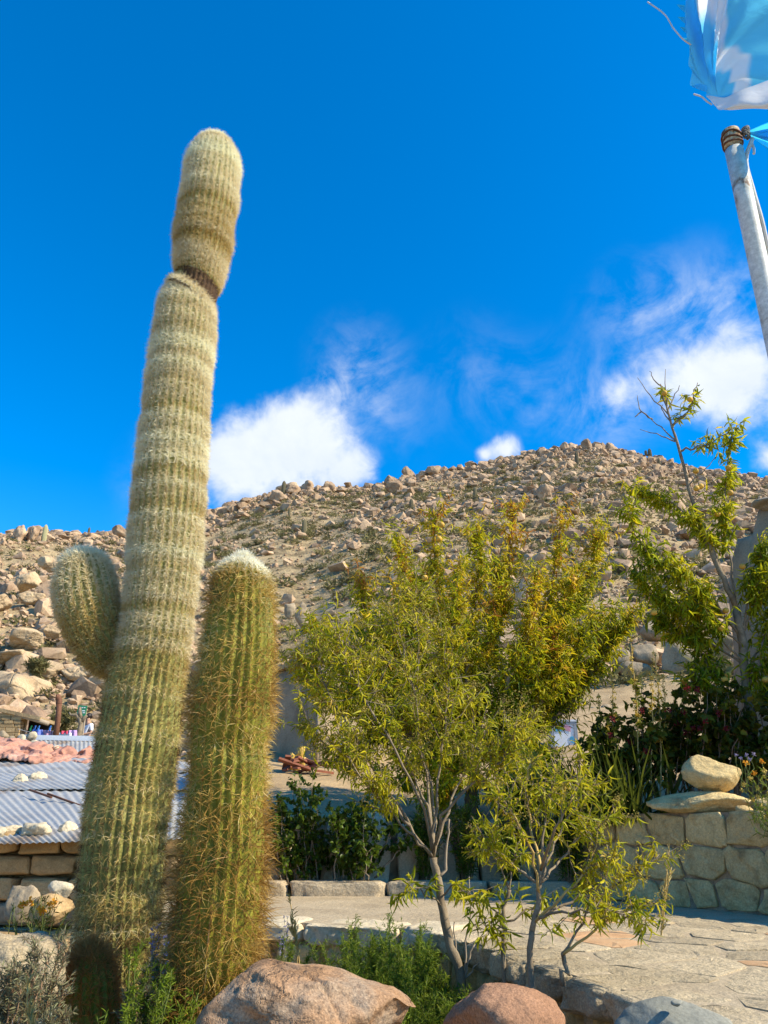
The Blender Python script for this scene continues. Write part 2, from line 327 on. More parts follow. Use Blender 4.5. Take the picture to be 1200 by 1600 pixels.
# ---------------------------------------------------------------- terrain
_RP = [(-900, 905), (-400, 868), (0, 836), (60, 832), (120, 836), (200, 830), (260, 815), (330, 797), (400, 776), (450, 762), (580, 762), (640, 744), (700, 735), (800, 716), (870, 700), (930, 696), (1000, 714), (1050, 726), (1150, 746), (1200, 750), (1400, 800), (1900, 930)]
_az = []; _el = []
for p in _RP:
    d = ray(*p); _az.append(math.degrees(math.atan2(d[0], d[1]))); _el.append(math.degrees(math.atan2(d[2], math.hypot(d[0], d[1]))))
_az = [-180, -120, -80]+_az+[80, 120, 180]; _el = [1, 2, 9]+_el+[9, 2, 1]
def terrain(x, y):
    x = np.asarray(x, float); y = np.asarray(y, float)
    r = np.hypot(x, y)+1e-6; az = np.degrees(np.arctan2(x, y))
    zl = np.interp(r, [0, 6, 8, 12, 20, 28], [-.45, -.45, -.3, .2, 1.3, 2.5])
    zr = np.interp(r, [0, 9.3, 14, 20, 28], [.66, .68, 1.62, 3.1, 5.0])
    # terrace behind the garden walls
    d1 = y-9.0
    d2 = (x-2.0)*.853+(y-7.95)*.522
    step = np.where(x < 1.9, sstep(.05, .35, d1), np.maximum(sstep(.05, .35, d1), sstep(.05, .35, d2)))
    step = step*sstep(-2.6, -2.2, x-.0*y)
    zr = -.45+(zr+.45)*step
    edge = -2.4-.02*y
    wl = sstep(edge+.5, edge-.7, x)
    far = sstep(9, 16, r)
    z0 = zl*wl+zr*(1-wl)
    front = sstep(-70, -40, az)*sstep(70, 45, az)
    z0 = z0*1.0
    Rr = np.interp(az, [-90, -30, -8, 15, 30, 90], [150, 122, 132, 150, 150, 170])
    zt = .62+Rr*np.tan(np.radians(np.interp(az, _az, _el)))
    wlf = sstep(edge+2.5, edge-3.5, x)
    zb = (2.5*wlf+5.0*(1-wlf))*front-.45*(1-front)
    t = (r-28)/(Rr-28)
    tt = np.clip(t, 0, 1)
    up = zb+(zt-zb)*(.9*tt+.1*tt*tt)
    over = zt-np.maximum(r-Rr, 0)*.45
    over = np.maximum(over, zt*.25)
    hill = np.where(t < 1, up, over)
    near = z0*(front)+(-.45)*(1-front)
    h = np.where(r < 28, near*(1-sstep(22, 28, r))+zb*sstep(22, 28, r), hill)
    amp = sstep(18, 60, r)
    h = h+amp*(1.0*fbm(P3(x, y)/19.0, 3, 4)*sstep(1.02, .8, t)+.32*fbm(P3(x, y)/4.0, 9, 3))
    h = h+.05*fbm(P3(x, y)/.9, 21, 3)*sstep(2.5, 9.5, r)
    return h
def on_ground(px, py, r0=12, r1=210, dz=0.0):
    d = ray(px, py); d = d/np.hypot(d[0], d[1])
    rr = np.arange(r0, r1, .25); P = EYE+d*rr[:, None]
    g = terrain(P[:, 0], P[:, 1])+dz
    k = np.nonzero(P[:, 2] < g)[0]
    if len(k) == 0: return None
    i = k[0]; p = P[i].copy(); p[2] = g[i]; return p

def build_terrain():
    az = np.concatenate([np.arange(-180, -60, 4), np.arange(-60, -36, 1.2), np.arange(-36, 36, .32), np.arange(36, 60, 1.2), np.arange(60, 180.1, 4)])
    az[-1] = 180.0
    ar = np.radians(az)
    rA = np.concatenate([[.05, .5, 1, 1.6, 2.2, 2.8, 3.4, 4], np.arange(4.2, 12, .16), np.arange(12, 24.01, .3)])
    rB = np.concatenate([np.arange(24, 60, .6), np.arange(60, 170, 1.0), np.geomspace(170, 2500, 26)])
    for nm, rr, mt in (('ground', rA, M['earth']), ('hillside', rB, M['hill'])):
        X = rr[:, None]*np.sin(ar)[None]; Y = rr[:, None]*np.cos(ar)[None]
        Z = terrain(X, Y)
        n = len(ar)
        V = np.stack([X, Y, Z], -1).reshape(-1, 3)
        i, j = np.meshgrid(np.arange(len(rr)-1), np.arange(n-1), indexing='ij')
        F = np.stack([i*n+j, i*n+j+1, (i+1)*n+j+1, (i+1)*n+j], -1).reshape(-1, 4)[:, ::-1]
        o = link(nm, np_me(nm, V, F, mt, smooth=True)); o['kind'] = 'structure'
build_terrain()

# ---------------------------------------------------------------- rocks
def hull_rock(seed, n=16, sq=(1, .85, .7)):
    rg = np.random.default_rng(seed)
    P = unit(rg.normal(size=(n, 3)))*(.85+.3*rg.random((n, 1)))*np.array(sq)
    bm = bmesh.new(); vs = [bm.verts.new(p*.5) for p in P]
    bmesh.ops.convex_hull(bm, input=vs)
    for v in list(bm.verts):
        if not v.link_faces: bm.verts.remove(v)
    bmesh.ops.triangulate(bm, faces=bm.faces[:])
    bm.verts.index_update()
    V = np.array([v.co[:] for v in bm.verts]); F = np.array([[v.index for v in f.verts] for f in bm.faces]); bm.free()
    return V, F
def cut_rock(seed, size, sub=4, cuts=10, rough=.05, tilt=0):
    """a rock with planar faces softened by wear; returns V,F"""
    seed = abs(int(seed)); rg = np.random.default_rng(seed)
    bm = bmesh.new(); bmesh.ops.create_icosphere(bm, subdivisions=sub, radius=1)
    V = np.array([v.co[:] for v in bm.verts]); F = np.array([[v.index for v in f.verts] for f in bm.faces]); bm.free()
    D = unit(V); r = np.ones(len(V))*1.15
    N = unit(rg.normal(size=(cuts, 3))); hh = .62+.33*rg.random(cuts)
    for nn, h in zip(N, hh):
        c = D@nn; lim = np.where(c > .15, h/np.maximum(c, .15), 9)
        k = 26.0
        r = -np.log(np.exp(-k*r)+np.exp(-k*np.minimum(lim, 3)))/k
    r = r*(1+rough*fbm(D*2.2+seed, seed, 5, .55)+rough*.35*fbm(D*7+seed, seed+3, 3, .6))
    V = D*r[:, None]
    V = V/np.abs(V).max(axis=0)*np.array(size)*.5
    return V, F
ROCKS = [hull_rock(100+i, 13+i % 7, (1, .7+.05*(i % 6), .55+.06*(i % 5))) for i in range(14)]
def rots(n, rg, flat=.5):
    q = rg.normal(size=(n, 4)); q = unit(q)
    w, x, y, z = q.T
    return np.stack([np.stack([1-2*(y*y+z*z), 2*(x*y-z*w), 2*(x*z+y*w)], -1), np.stack([2*(x*y+z*w), 1-2*(x*x+z*z), 2*(y*z-x*w)], -1), np.stack([2*(x*z-y*w), 2*(y*z+x*w), 1-2*(x*x+y*y)], -1)], 1)
def zrots(n, rg, tilt):
    th = rg.uniform(0, 6.283, n); Z = np.zeros((n, 3, 3)); Z[:, 0, 0] = np.cos(th); Z[:, 1, 1] = np.cos(th); Z[:, 0, 1] = -np.sin(th); Z[:, 1, 0] = np.sin(th); Z[:, 2, 2] = 1
    a = rg.normal(0, tilt, n); X = np.zeros((n, 3, 3)); X[:, 0, 0] = 1; X[:, 1, 1] = np.cos(a); X[:, 2, 2] = np.cos(a); X[:, 1, 2] = -np.sin(a); X[:, 2, 1] = np.sin(a)
    return Z@X@Z.transpose(0, 2, 1)@np.roll(Z, 1, 0)
def merge(temps, which, P, Rm, sc, tint):
    VV = []; FF = []; TT = []; off = 0
    for k, (tv, tf) in enumerate(temps):
        ii = np.nonzero(which == k)[0]
        if len(ii) == 0: continue
        s = sc[ii]; s = s[:, None, None] if s.ndim == 1 else s[:, None, :]
        V = np.einsum('nij,mj->nmi', Rm[ii], tv)*1.0
        V = np.einsum('nij,nmj->nmi', Rm[ii], tv[None]*s)+P[ii][:, None]
        VV.append(V.reshape(-1, 3)); FF.append((tf[None]+(np.arange(len(ii))*len(tv))[:, None, None]).reshape(-1, tf.shape[1])+off)
        TT.append(np.repeat(tint[ii], len(tv))); off += len(ii)*len(tv)
    return np.concatenate(VV), np.concatenate(FF), np.concatenate(TT)

LANDMARKS = [(15, 860, 'the far low ridge'), (40, 910, 'the tilted reddish outcrop block'), (45, 995, 'the tan granite ledge'), (70, 1050, 'the rounded outcrop block'), (130, 1055, 'the flat outcrop slab'), (330, 860, 'the gully'), (560, 880, 'the tan slope patch'), (980, 780, 'the rubble below the summit'), (970, 920, 'the right scree'), (1080, 930, 'the leaf gap'), (720, 850, 'the plume dip'), (935, 1000, 'the peach branch end'), (68, 830, 'the pale leaning ridge cactus'), (138, 822, 'the lone dark ridge cactus'), (130, 950, 'the round cactus arm'), (30, 1120, 'the stone hut'), (85, 1100, 'the stove pipe'), (443, 763, 'the slim crest cactus'), (475, 825, 'the stout slope cactus'), (555, 805, 'the small tan cactus'), (385, 865, 'the green cactus tip'), (470, 950, 'the pale split rock'), (635, 738, 'the upright skyline boulder'), (643, 792, 'the thin treetop cactus'), (690, 785, 'the tallest peach plume'), (743, 772, 'the upright brown cactus'), (800, 780, 'the middle peach plume'), (882, 795, 'the fourth peach plume'), (940, 840, 'the outer peach plume'), (850, 765, 'the pale pointed slope boulder'), (902, 715, 'the summit crag cactus'), (930, 690, 'the summit crag'), (1017, 701, 'the two armed cactus'), (1031, 718, 'the stubby summit cactus'), (1060, 720, 'the bare peach branch'), (1000, 850, 'the hanging peach branch'), (1040, 1020, 'the foothill boulder pile'), (1130, 780, 'the leafy peach shoot'), (1180, 800, 'the ruined wall top'), (320, 800, 'the tall cactus shaft'), (880, 1140, 'the white cabinet'), (985, 965, 'the drooping peach tip')]
def project(P):
    v = P-EYE; zd = v[1]*math.cos(PITCH)+v[2]*math.sin(PITCH); yu = -v[1]*math.sin(PITCH)+v[2]*math.cos(PITCH)
    return 600+FPX*v[0]/zd, 800-FPX*yu/zd
def project_n(P):
    v = P-EYE; zd = v[:, 1]*math.cos(PITCH)+v[:, 2]*math.sin(PITCH); yu = -v[:, 1]*math.sin(PITCH)+v[:, 2]*math.cos(PITCH)
    return 600+FPX*v[:, 0]/zd, 800-FPX*yu/zd
_used = set()
def where(P, pre):
    px, py = project(P); order = np.argsort([(px-a)**2+(py-b)**2 for a, b, _ in LANDMARKS]); first = None
    for k in order[:16]:
        a, b, nm = LANDMARKS[k]; dx, dy = px-a, py-b; d = math.hypot(dx, dy)
        near = 'just ' if d < 22 else '' if d < 50 else 'well '
        ang = math.degrees(math.atan2(-dy, dx)) % 360
        di = ('right of', 'up and right of', 'above', 'up and left of', 'left of', 'down and left of', 'below', 'down and right of')[int(((ang+22.5) % 360)//45)]
        lb = f'{pre} {near}{di} {nm}'
        if first is None: first = lb
        if lb not in _used: _used.add(lb); return lb
    return first
def hill_rocks():
    rg = np.random.default_rng(5)
    n = 110000
    az = rg.uniform(-33, 33, n); r = np.sqrt(rg.uniform(27**2, 160**2, n))
    Rr = np.interp(az, [-90, -30, -8, 15, 30, 90], [150, 122, 132, 150, 150, 170])
    x = r*np.sin(np.radians(az)); y = r*np.cos(np.radians(az)); t = (r-28)/(Rr-28)
    dn = fbm(P3(x, y)/14.0, 31, 3)+.5*fbm(P3(x, y)/4, 33, 2)
    right = sstep(-6, 12, az)
    dens = .20+.26*right+.55*sstep(.02, .55, dn)+.55*sstep(.78, .97, t)
    dens = dens*np.where((right < .4) & (t < .35), .65, 1.0)
    leftfoot = sstep(-5, -14, az)*sstep(85, 40, r)
    dens = dens+.35*leftfoot
    keep = (rg.random(n) < dens*1.0) & (t < 1.03)
    x, y, r, t, az, right, leftfoot = [a[keep] for a in (x, y, r, t, az, right, leftfoot)]
    n = len(x)
    s = .19*(1-rg.random(n))**(-1/2.1); s = np.clip(s, .19, 2.5)*(1+.35*sstep(.75, .95, t))*(1+.15*right)*(1+.5*leftfoot)
    s = np.minimum(s, np.where(t > .9, 2.5, 2.2))
    # a ragged crest of big blocks
    m = 700
    az2 = rg.uniform(-31, 31, m)
    w = .3+.75*np.exp(-((az2-17)/6)**2)+.45*np.exp(-((az2+6)/4)**2)+.4*np.exp(-((az2+24)/3)**2)
    az2 = az2[rg.random(m) < w]; m = len(az2)
    R2 = np.interp(az2, [-90, -30, -8, 15, 30, 90], [150, 122, 132, 150, 150, 170])-rg.uniform(-1, 11, m)
    x = np.concatenate([x, R2*np.sin(np.radians(az2))]); y = np.concatenate([y, R2*np.cos(np.radians(az2))])
    s = np.concatenate([s, .8*(1-rg.random(m)*.93)**(-1/2.4)]); n = len(x); r = np.hypot(x, y)
    P = np.stack([x, y, terrain(x, y)+s*.12], -1)
    which = rg.integers(0, len(ROCKS), n); Rm = zrots(n, rg, .35); tint = rg.random(n)
    vis = s/r
    qx, qy = project_n(P); vis = np.where((qx > -15) & (qx < 1215) & (qy < 1180) & ~((qx > 188) & (qx < 335)) & ~((qx > 300) & (qx < 436) & (qy > 875)), vis, 0)
    big = np.argsort(-vis)[:290]
    mask = np.ones(n, bool); mask[big] = False
    V, F, T = merge(ROCKS, which[mask], P[mask], Rm[mask], s[mask], tint[mask])
    o = link('scree', np_me('scree', V, F, M['hillrock'], T)); tag(o, 'countless small angular stones strewn over the whole rocky hillside', 'stones', kind='stuff')
    mes = [np_me('hill_boulder', tv, tf, M['hillrock'], np.full(len(tv), .5)) for tv, tf in ROCKS]
    for i in big:
        b = link('hill_boulder', mes[which[i]])
        b.matrix_world = Matrix.Translation(P[i]) @ Matrix(Rm[i].tolist()).to_4x4() @ Matrix.Scale(float(s[i]), 4)
        w_px = s[i]/r[i]*FPX; sz = 'big' if w_px > 34 else 'mid-sized' if w_px > 24 else 'smaller'; asp = np.ptp(ROCKS[which[i]][0], axis=0); sh = ('flat' if asp[2] < .58*max(asp[:2]) else 'chunky')
        tag(b, where(P[i], f'{sz} {sh} hillside boulder'), 'boulder', 'larger boulders scattered over the hillside')
hill_rocks()

# ---------------------------------------------------------------- scrub on the hill
def scrub_temp(seed, n=70):
    rg = np.random.default_rng(seed)
    D = unit(np.stack([rg.normal(size=n), rg.normal(size=n), np.abs(rg.normal(size=n))*.8+.05], -1))
    c = D*(rg.random((n, 1))**.5)*np.array([.5, .5, .42])
    a = unit(D+rg.normal(size=(n, 3))*.6); b = unit(np.cross(a, rg.normal(size=(n, 3))))
    L = .2+.14*rg.random((n, 1)); w = .035+.03*rg.random((n, 1))
    V = np.stack([c-b*w, c+b*w, c+a*L], 1).reshape(-1, 3)
    return V, np.arange(3*n).reshape(-1, 3)
def hill_scrub():
    rg = np.random.default_rng(8); temps = [scrub_temp(60+i) for i in range(6)]
    n = 7000
    az = rg.uniform(-32, 32, n); r = np.sqrt(rg.uniform(24**2, 140**2, n)); Rr = np.interp(az, [-90, -30, -8, 15, 30, 90], [150, 122, 132, 150, 150, 170])
    x = r*np.sin(np.radians(az)); y = r*np.cos(np.radians(az)); t = (r-28)/(Rr-28)
    dn = fbm(P3(x, y)/9.0, 51, 3)
    keep = (rg.random(n) < .28+.7*sstep(-.1, .4, dn)) & (t < .93)
    x, y, r = x[keep], y[keep], r[keep]; n = len(x)
    s = .5+1.3*rg.random(n)**2.2
    P = np.stack([x, y, terrain(x, y)-.03], -1); which = rg.integers(0, 6, n)
    th = rg.uniform(0, 6.28, n); Rm = np.zeros((n, 3, 3)); Rm[:, 0, 0] = np.cos(th); Rm[:, 1, 1] = np.cos(th); Rm[:, 0, 1] = -np.sin(th); Rm[:, 1, 0] = np.sin(th); Rm[:, 2, 2] = 1
    tint = np.clip(rg.normal(.45, .25, n), 0, 1)
    sc = np.stack([s, s, s*rg.uniform(.6, 1.0, n)], -1)
    qx, qy = project_n(P); big = np.argsort(-np.where((qx > -15) & (qx < 1215) & (qy < 1180) & ~((qx > 188) & (qx < 335)) & ~((qx > 300) & (qx < 436) & (qy > 875)), s/r, 0))[:150]; mask = np.ones(n, bool); mask[big] = False
    V, F, T = merge(temps, which[mask], P[mask], Rm[mask], sc[mask], tint[mask])
    T = np.clip(T+rg.normal(0, .12, len(T)), 0, 1)
    o = link('hill_scrub', np_me('hill_scrub', V, F, M['tola'], T)); tag(o, 'low grey-green scrub scattered all over the far hillside', 'scrub', kind='stuff')
    mes = [np_me('hill_shrub', tv, tf, M['tola'], np.clip(rg.normal(.2+.12*k, .14, len(tv)), 0, 1)) for k, (tv, tf) in enumerate(temps)]
    for i in big:
        b = link('hill_shrub', mes[which[i]]); b.matrix_world = Matrix.Translation(P[i]) @ Matrix.Rotation(th[i], 4, 'Z') @ Matrix.Diagonal((*sc[i], 1))
        sz = 'wide' if s[i]/r[i]*FPX > 26 else 'medium' if s[i]/r[i]*FPX > 20 else 'small'; cn = ('dull brown', 'brownish', 'olive', 'grey-green', 'straw green', 'pale')[which[i]]
        tag(b, where(P[i], f'{sz} {cn} shrub'), 'shrub', 'low shrubs on the hillside')
hill_scrub()

# ---------------------------------------------------------------- distant cacti on the hill
def hill_cactus(px, py, h_px, label, arms=(), pale=.4):
    p = on_ground(px, py) 
    if p is None: p = on_ground(px, py+8)
    r = math.hypot(p[0], p[1]); h = h_px*ZD(p)/FPX/math.cos(R(20)); w = max(.16, h*.14)
    t = thing('hill_cactus', label, 'cactus', p, 'cardon cacti standing on the hillside')
    zs = np.linspace(-.3, h, 12); rr = w*np.array([.8, .9, .95, 1, 1.02, 1.03, 1.02, 1, .97, .9, .7, .2])
    def col(base, zs, rr, nm):
        th = np.linspace(0, 2*np.pi, 36, endpoint=False); rb = 1-.12*(1-np.abs(np.sin(th*9)))
        V = np.stack([base[0]+rr[:, None]*rb*np.cos(th), base[1]+rr[:, None]*rb*np.sin(th), np.repeat(zs[:, None], 36, 1)], -1).reshape(-1, 3)
        i, j = np.meshgrid(np.arange(len(zs)-1), np.arange(36), indexing='ij')
        F = np.stack([i*36+j, i*36+(j+1) % 36, (i+1)*36+(j+1) % 36, (i+1)*36+j], -1).reshape(-1, 4)
        return link(nm, np_me(nm, V, F, M['cactus_far'], np.full(len(V), pale)), t)
    col((0, 0), zs, rr, 'stem')
    for dx, z0, z1 in arms:
        col((dx, 0), np.linspace(z0*h, z1*h, 12), rr*.75, 'arm')
        m = MB(); m.tube([(0, 0, z0*h), (dx*.6, 0, z0*h-.02), (dx, 0, z0*h+.12)], w*.6, 8, pale); m.build('arm_joint', M['cactus_far'], t, True)
M['cactus_far'] = mat_leaf('far cactus skin', [(0, (.11, .09, .055)), (.5, (.21, .175, .09)), (1, (.42, .38, .20))], .0, .8)
hill_cactus(68, 846, 26, 'pale golden cactus leaning beside pink boulders on the low ridge', pale=.95)
hill_cactus(138, 829, 13, 'short dark cactus standing alone on the low ridge against the sky', pale=.1)
hill_cactus(443, 774, 23, 'slim dark cactus on the ridge beside the crest boulders under the cloud', pale=.2)
hill_cactus(475, 838, 27, 'stout olive cactus on the open slope between the cactus tip and peach tree', pale=.35)
hill_cactus(452, 806, 13, 'tiny cactus on the slope just below the crest boulders', pale=.3)
hill_cactus(555, 812, 13, 'small tan cactus next to a pale boulder above the bushy tree', pale=.5)
hill_cactus(643, 803, 24, 'thin dark cactus rising right above the peach tree top', pale=.15)
hill_cactus(743, 783, 22, 'upright brown cactus on the slope above the gap between tree tops', pale=.3)
hill_cactus(902, 725, 20, 'dark cactus among the boulder piles of the summit', pale=.1)
hill_cactus(1017, 712, 20, 'two armed cactus silhouetted on the summit ridge', arms=((-.75, .45, .85),), pale=.1)
hill_cactus(1031, 731, 15, 'stubby dark cactus just below the summit ridge line', pale=.2)

# ---------------------------------------------------------------- the big cacti
def column_rings(prof, Y, k=.93, step=.03, top_round=True):
    """prof: (py, left, right); gives arrays of centres, radii, py"""
    prof = np.array(prof, float)
    C = []; Rr = []
    for py, l, r in prof:
        c = W((l+r)/2, py, Y); C.append(c); Rr.append((r-l)/2*ZD(c)/FPX*k)
    C = np.array(C); Rr = np.array(Rr)
    s = np.concatenate([[0], np.cumsum(np.linalg.norm(np.diff(C, axis=0), axis=1))])
    n = max(4, int(s[-1]/step)); q = np.linspace(0, s[-1], n)
    def sm(a): return np.interp(q, s, a)
    return np.stack([sm(C[:, i]) for i in range(3)], -1), sm(Rr), sm(prof[:, 0])
def smooth1(a, k):
    w = np.hanning(k+2)[1:-1]; w /= w.sum(); pad = k//2
    b = np.concatenate([np.repeat(a[:1], pad, 0), a, np.repeat(a[-1:], pad, 0)])
    return np.stack([np.convolve(b[:, i], w, 'valid') for i in range(b.shape[1])], -1) if a.ndim == 2 else np.convolve(b, w, 'valid')
def cactus_body(C, Rr, ribs, depth, name, mat, parent, seed, tilt=None, segs=6, phase=0, twist=0.0):
    """sweep; returns areole frames: position, outward normal, up tangent, ring index"""
    n = len(C); T = unit(np.gradient(C, axis=0))
    ref = np.array([0, 1., 0]); A = unit(np.cross(T, ref)); B = unit(np.cross(T, A))
    m = ribs*segs; th = np.linspace(0, 2*np.pi, m, endpoint=False)
    tw = np.linspace(0, twist, n)
    rb = np.abs(np.sin((th[None]+phase)*ribs/2))**.8
    rad = Rr[:, None]*(1-np.reshape(depth, (-1, 1))*(1-rb))
    ang = th[None]+tw[:, None]
    P = C[:, None]+rad[..., None]*(A[:, None]*np.cos(ang)[..., None]+B[:, None]*np.sin(ang)[..., None])
    if tilt is not None:
        P[..., 2] += tilt[:, None]*(P[..., 0]-C[:, None, 0])
    wob = fbm(P*np.array([3., 3, 6]), seed, 3)*.012
    P = P+wob[..., None]*unit(P-C[:, None])
    i, j = np.meshgrid(np.arange(n-1), np.arange(m), indexing='ij')
    F = np.stack([i*m+j, i*m+(j+1) % m, (i+1)*m+(j+1) % m, (i+1)*m+j], -1).reshape(-1, 4)
    V = P.reshape(-1, 3)
    o = link(name, np_me(name, V, F, mat, smooth=True), parent)
    # areoles on the crests
    cj = np.nonzero(rb > .985)[0] if False else (np.round(((np.arange(ribs)+.5)*2*np.pi/ribs-phase) % (2*np.pi)/(2*np.pi)*m).astype(int) % m)
    A_P = P[:, cj]; tan = unit(np.gradient(A_P, axis=0)); out = A_P-C[:, None]
    out = unit(out-(out*tan).sum(-1, keepdims=True)*tan)
    side = np.cross(tan, out)
    idx = np.repeat(np.arange(n)[:, None], ribs, 1)
    return A_P, out, tan, side, idx
def spines(ar, fn, name, mat, parent, seed, width=.0022):
    """fn(ring index array) -> dict(n, length, spread, up, tint)"""
    rg = np.random.default_rng(seed)
    P, O, T, Sd, idx = [a.reshape(-1, *a.shape[2:]) for a in ar]
    pr = fn(idx)
    cnt = np.floor(pr['n']+rg.random(len(idx))).astype(int); rep = np.repeat(np.arange(len(idx)), cnt); k = len(rep)
    g = lambda a: np.broadcast_to(a, len(idx))[rep]
    a = rg.uniform(0, 2*np.pi, k); sp = g(pr['spread'])*np.sqrt(rg.random(k))
    D = O[rep]*np.cos(sp)[:, None]+np.sin(sp)[:, None]*(Sd[rep]*np.cos(a)[:, None]+T[rep]*np.sin(a)[:, None])+T[rep]*g(pr['up'])[:, None]
    if 'world' in pr: D = D+np.array(pr['world'])
    D = unit(D)
    L = g(pr['length'])*rg.uniform(.5, 1.15, k)
    base = P[rep]+T[rep]*(rg.random(k)-.5)[:, None]*.03+Sd[rep]*(rg.random(k)-.5)[:, None]*.008
    w = unit(np.cross(D, rg.normal(size=(k, 3))))*width*rg.uniform(.6, 1.3, k)[:, None]
    mid = base+D*L[:, None]*.55+rg.normal(size=(k, 3))*L[:, None]*.05
    tip = base+D*L[:, None]+np.array([0, 0, -1])*(L*g(pr.get('sag', 0)))[:, None]
    V = np.stack([base-w, base+w, mid+w*.7, mid-w*.7, tip], 1).reshape(-1, 3)
    o5 = np.arange(k)*5
    F4 = np.stack([o5, o5+1, o5+2, o5+3], -1); F3 = np.stack([o5+3, o5+2, o5+4], -1)
    t = np.clip(g(pr['tint'])+rg.normal(0, .10, k), 0, 1)
    o = link(name, np_me(name, V, [F4, F3], mat, np.repeat(t, 5)), parent); o['kind'] = 'stuff'
    return o

def big_cactus():
    Y = 4.95
    t = thing('cardon_cactus', 'towering shaggy pale cactus column with a dark waist near its top', 'cactus', tuple(W(185, 1560, Y)))
    inv = Matrix.Translation(-Vector(t.location))
    up = [(470, 250, 343), (458, 264, 343), (446, 271, 345), (436, 271, 348), (424, 269, 350), (400, 268, 358), (350, 271, 369), (300, 280, 376), (275, 285, 378), (258, 289, 378), (244, 294, 376), (233, 301, 370), (225, 309, 363), (219, 319, 355), (216, 330, 346)]
    lo = [(1660, 112, 250), (1500, 113, 254), (1450, 113, 255), (1400, 115, 258), (1350, 119, 264), (1300, 124, 270), (1250, 129, 276), (1200, 135, 282), (1150, 144, 288), (1100, 155, 293), (1050, 168, 298), (1000, 180, 303), (950, 188, 309), (900, 193, 315), (850, 198, 320), (800, 202, 323), (750, 206, 326), (700, 211, 328), (650, 219, 330), (600, 226, 333), (550, 233, 337), (500, 240, 341), (478, 246, 341), (466, 256, 337), (458, 270, 328)]
    for nm, prof, seed in (('stem', lo, 3), ('upper_stem', up, 4)):
        C, Rr, py = column_rings(prof, Y, .86)
        C = smooth1(C, 9); Rr = smooth1(Rr, 3)
        if nm == 'stem': Rr = Rr*(1+.018*fbm(P3(py/38.0, 0), 5, 2)*sstep(1100, 900, py))
        else: Rr = Rr*(1+.02*np.sin(py/9.5))
        tilt = -.42*np.exp(-((py-447)/45.0)**2)
        ar = cactus_body(C, Rr, 30, np.interp(py, [300, 900, 1150], [.055, .07, .125]), nm, M['cactus'], t, seed, tilt, phase=.03)
        band = .6*fbm(P3(py/26.0, 0, 0), 77, 3)+.22*np.sin(py*2*np.pi/37+2.2*fbm(P3(py/60., 1), 79, 2)); band2 = fbm(P3(py/9.0, 3, 0), 78, 2)
        def fn(i, py=py, band=band, band2=band2, nm=nm, ar=ar):
            y = py[i]; b = band[i]; b2 = band2[i]
            low = sstep(900, 1130, y)
            n = 50*(1-low)+13*low
            n = n*(1+.3*b)
            L = .047*(1-low)+.052*low
            L = L*(1+.28*b+.12*b2)+.012*sstep(270, 215, y)
            tint = .58+.34*b+.16*b2+.12*(1-low)-.30*low
            tint = tint+.36*sstep(330, 215, y)
            golden = np.exp(-((y-385)/40.0)**2)*.85+np.exp(-((y-458)/7.0)**2)*.4
            tint = tint-golden*.55
            dark = sstep(435, 444, y)*sstep(462, 455, y)
            tint = tint*(1-dark)+.03*dark; L = L*(1-.45*dark); n = n*(1-.75*dark)
            base = sstep(1330, 1480, y); n = n*(1+.6*base); tint = tint-.12*base; L = L*(1+.25*base)
            return dict(n=n, length=L, spread=1.3+.1*low, up=-.12-.2*b, tint=tint, sag=.12)
        spines(ar, fn, 'spines', M['spine'], t, seed, .0014)
    # dark corky scar where the column once stopped growing
    C, Rr, py = column_rings([(472, 256, 341), (464, 263, 340), (454, 270, 342), (445, 272, 344), (439, 271, 346)], Y, .905, .012)
    cactus_body(C, Rr*(1+.015*np.sin(py*1.3)), 30, .05, 'scar_ring', M['corky'], t, 31, -.42*np.ones(len(py)), phase=.03)
    # arm
    ax = [(186, 1046, 14), (178, 1036, 27), (166, 1020, 38), (150, 988, 46), (138, 948, 50), (132, 912, 47.5), (131, 892, 42), (131, 878, 33), (131, 869, 20), (131, 865, 6)]
    C = []; Rr = []
    for k, (px, py, r) in enumerate(ax):
        c = W(px, py, Y+.02); C.append(c); Rr.append(r*ZD(c)/FPX*.93)
    C = np.array(C); s = np.concatenate([[0], np.cumsum(np.linalg.norm(np.diff(C, axis=0), axis=1))]); q = np.linspace(0, s[-1], 46)
    C2 = np.stack([np.interp(q, s, C[:, i]) for i in range(3)], -1); C2 = smooth1(C2, 7); R2 = np.interp(q, s, Rr)
    ar = cactus_body(C2, R2, 24, .13, 'arm', M['cactus'], t, 6)
    f = np.linspace(0, 1, 46)
    def fna(i):
        u = f[i]
        return dict(n=17+14*sstep(.85, 1, u), length=.05+.03*sstep(.8, 1, u), spread=1.2, up=.05, tint=.26+.38*sstep(.3, .75, u)+.3*sstep(.85, 1, u), sag=.05)
    spines(ar, fna, 'spines', M['spine'], t, 9, .0020)
    for o in t.children: o.matrix_parent_inverse = inv
big_cactus()

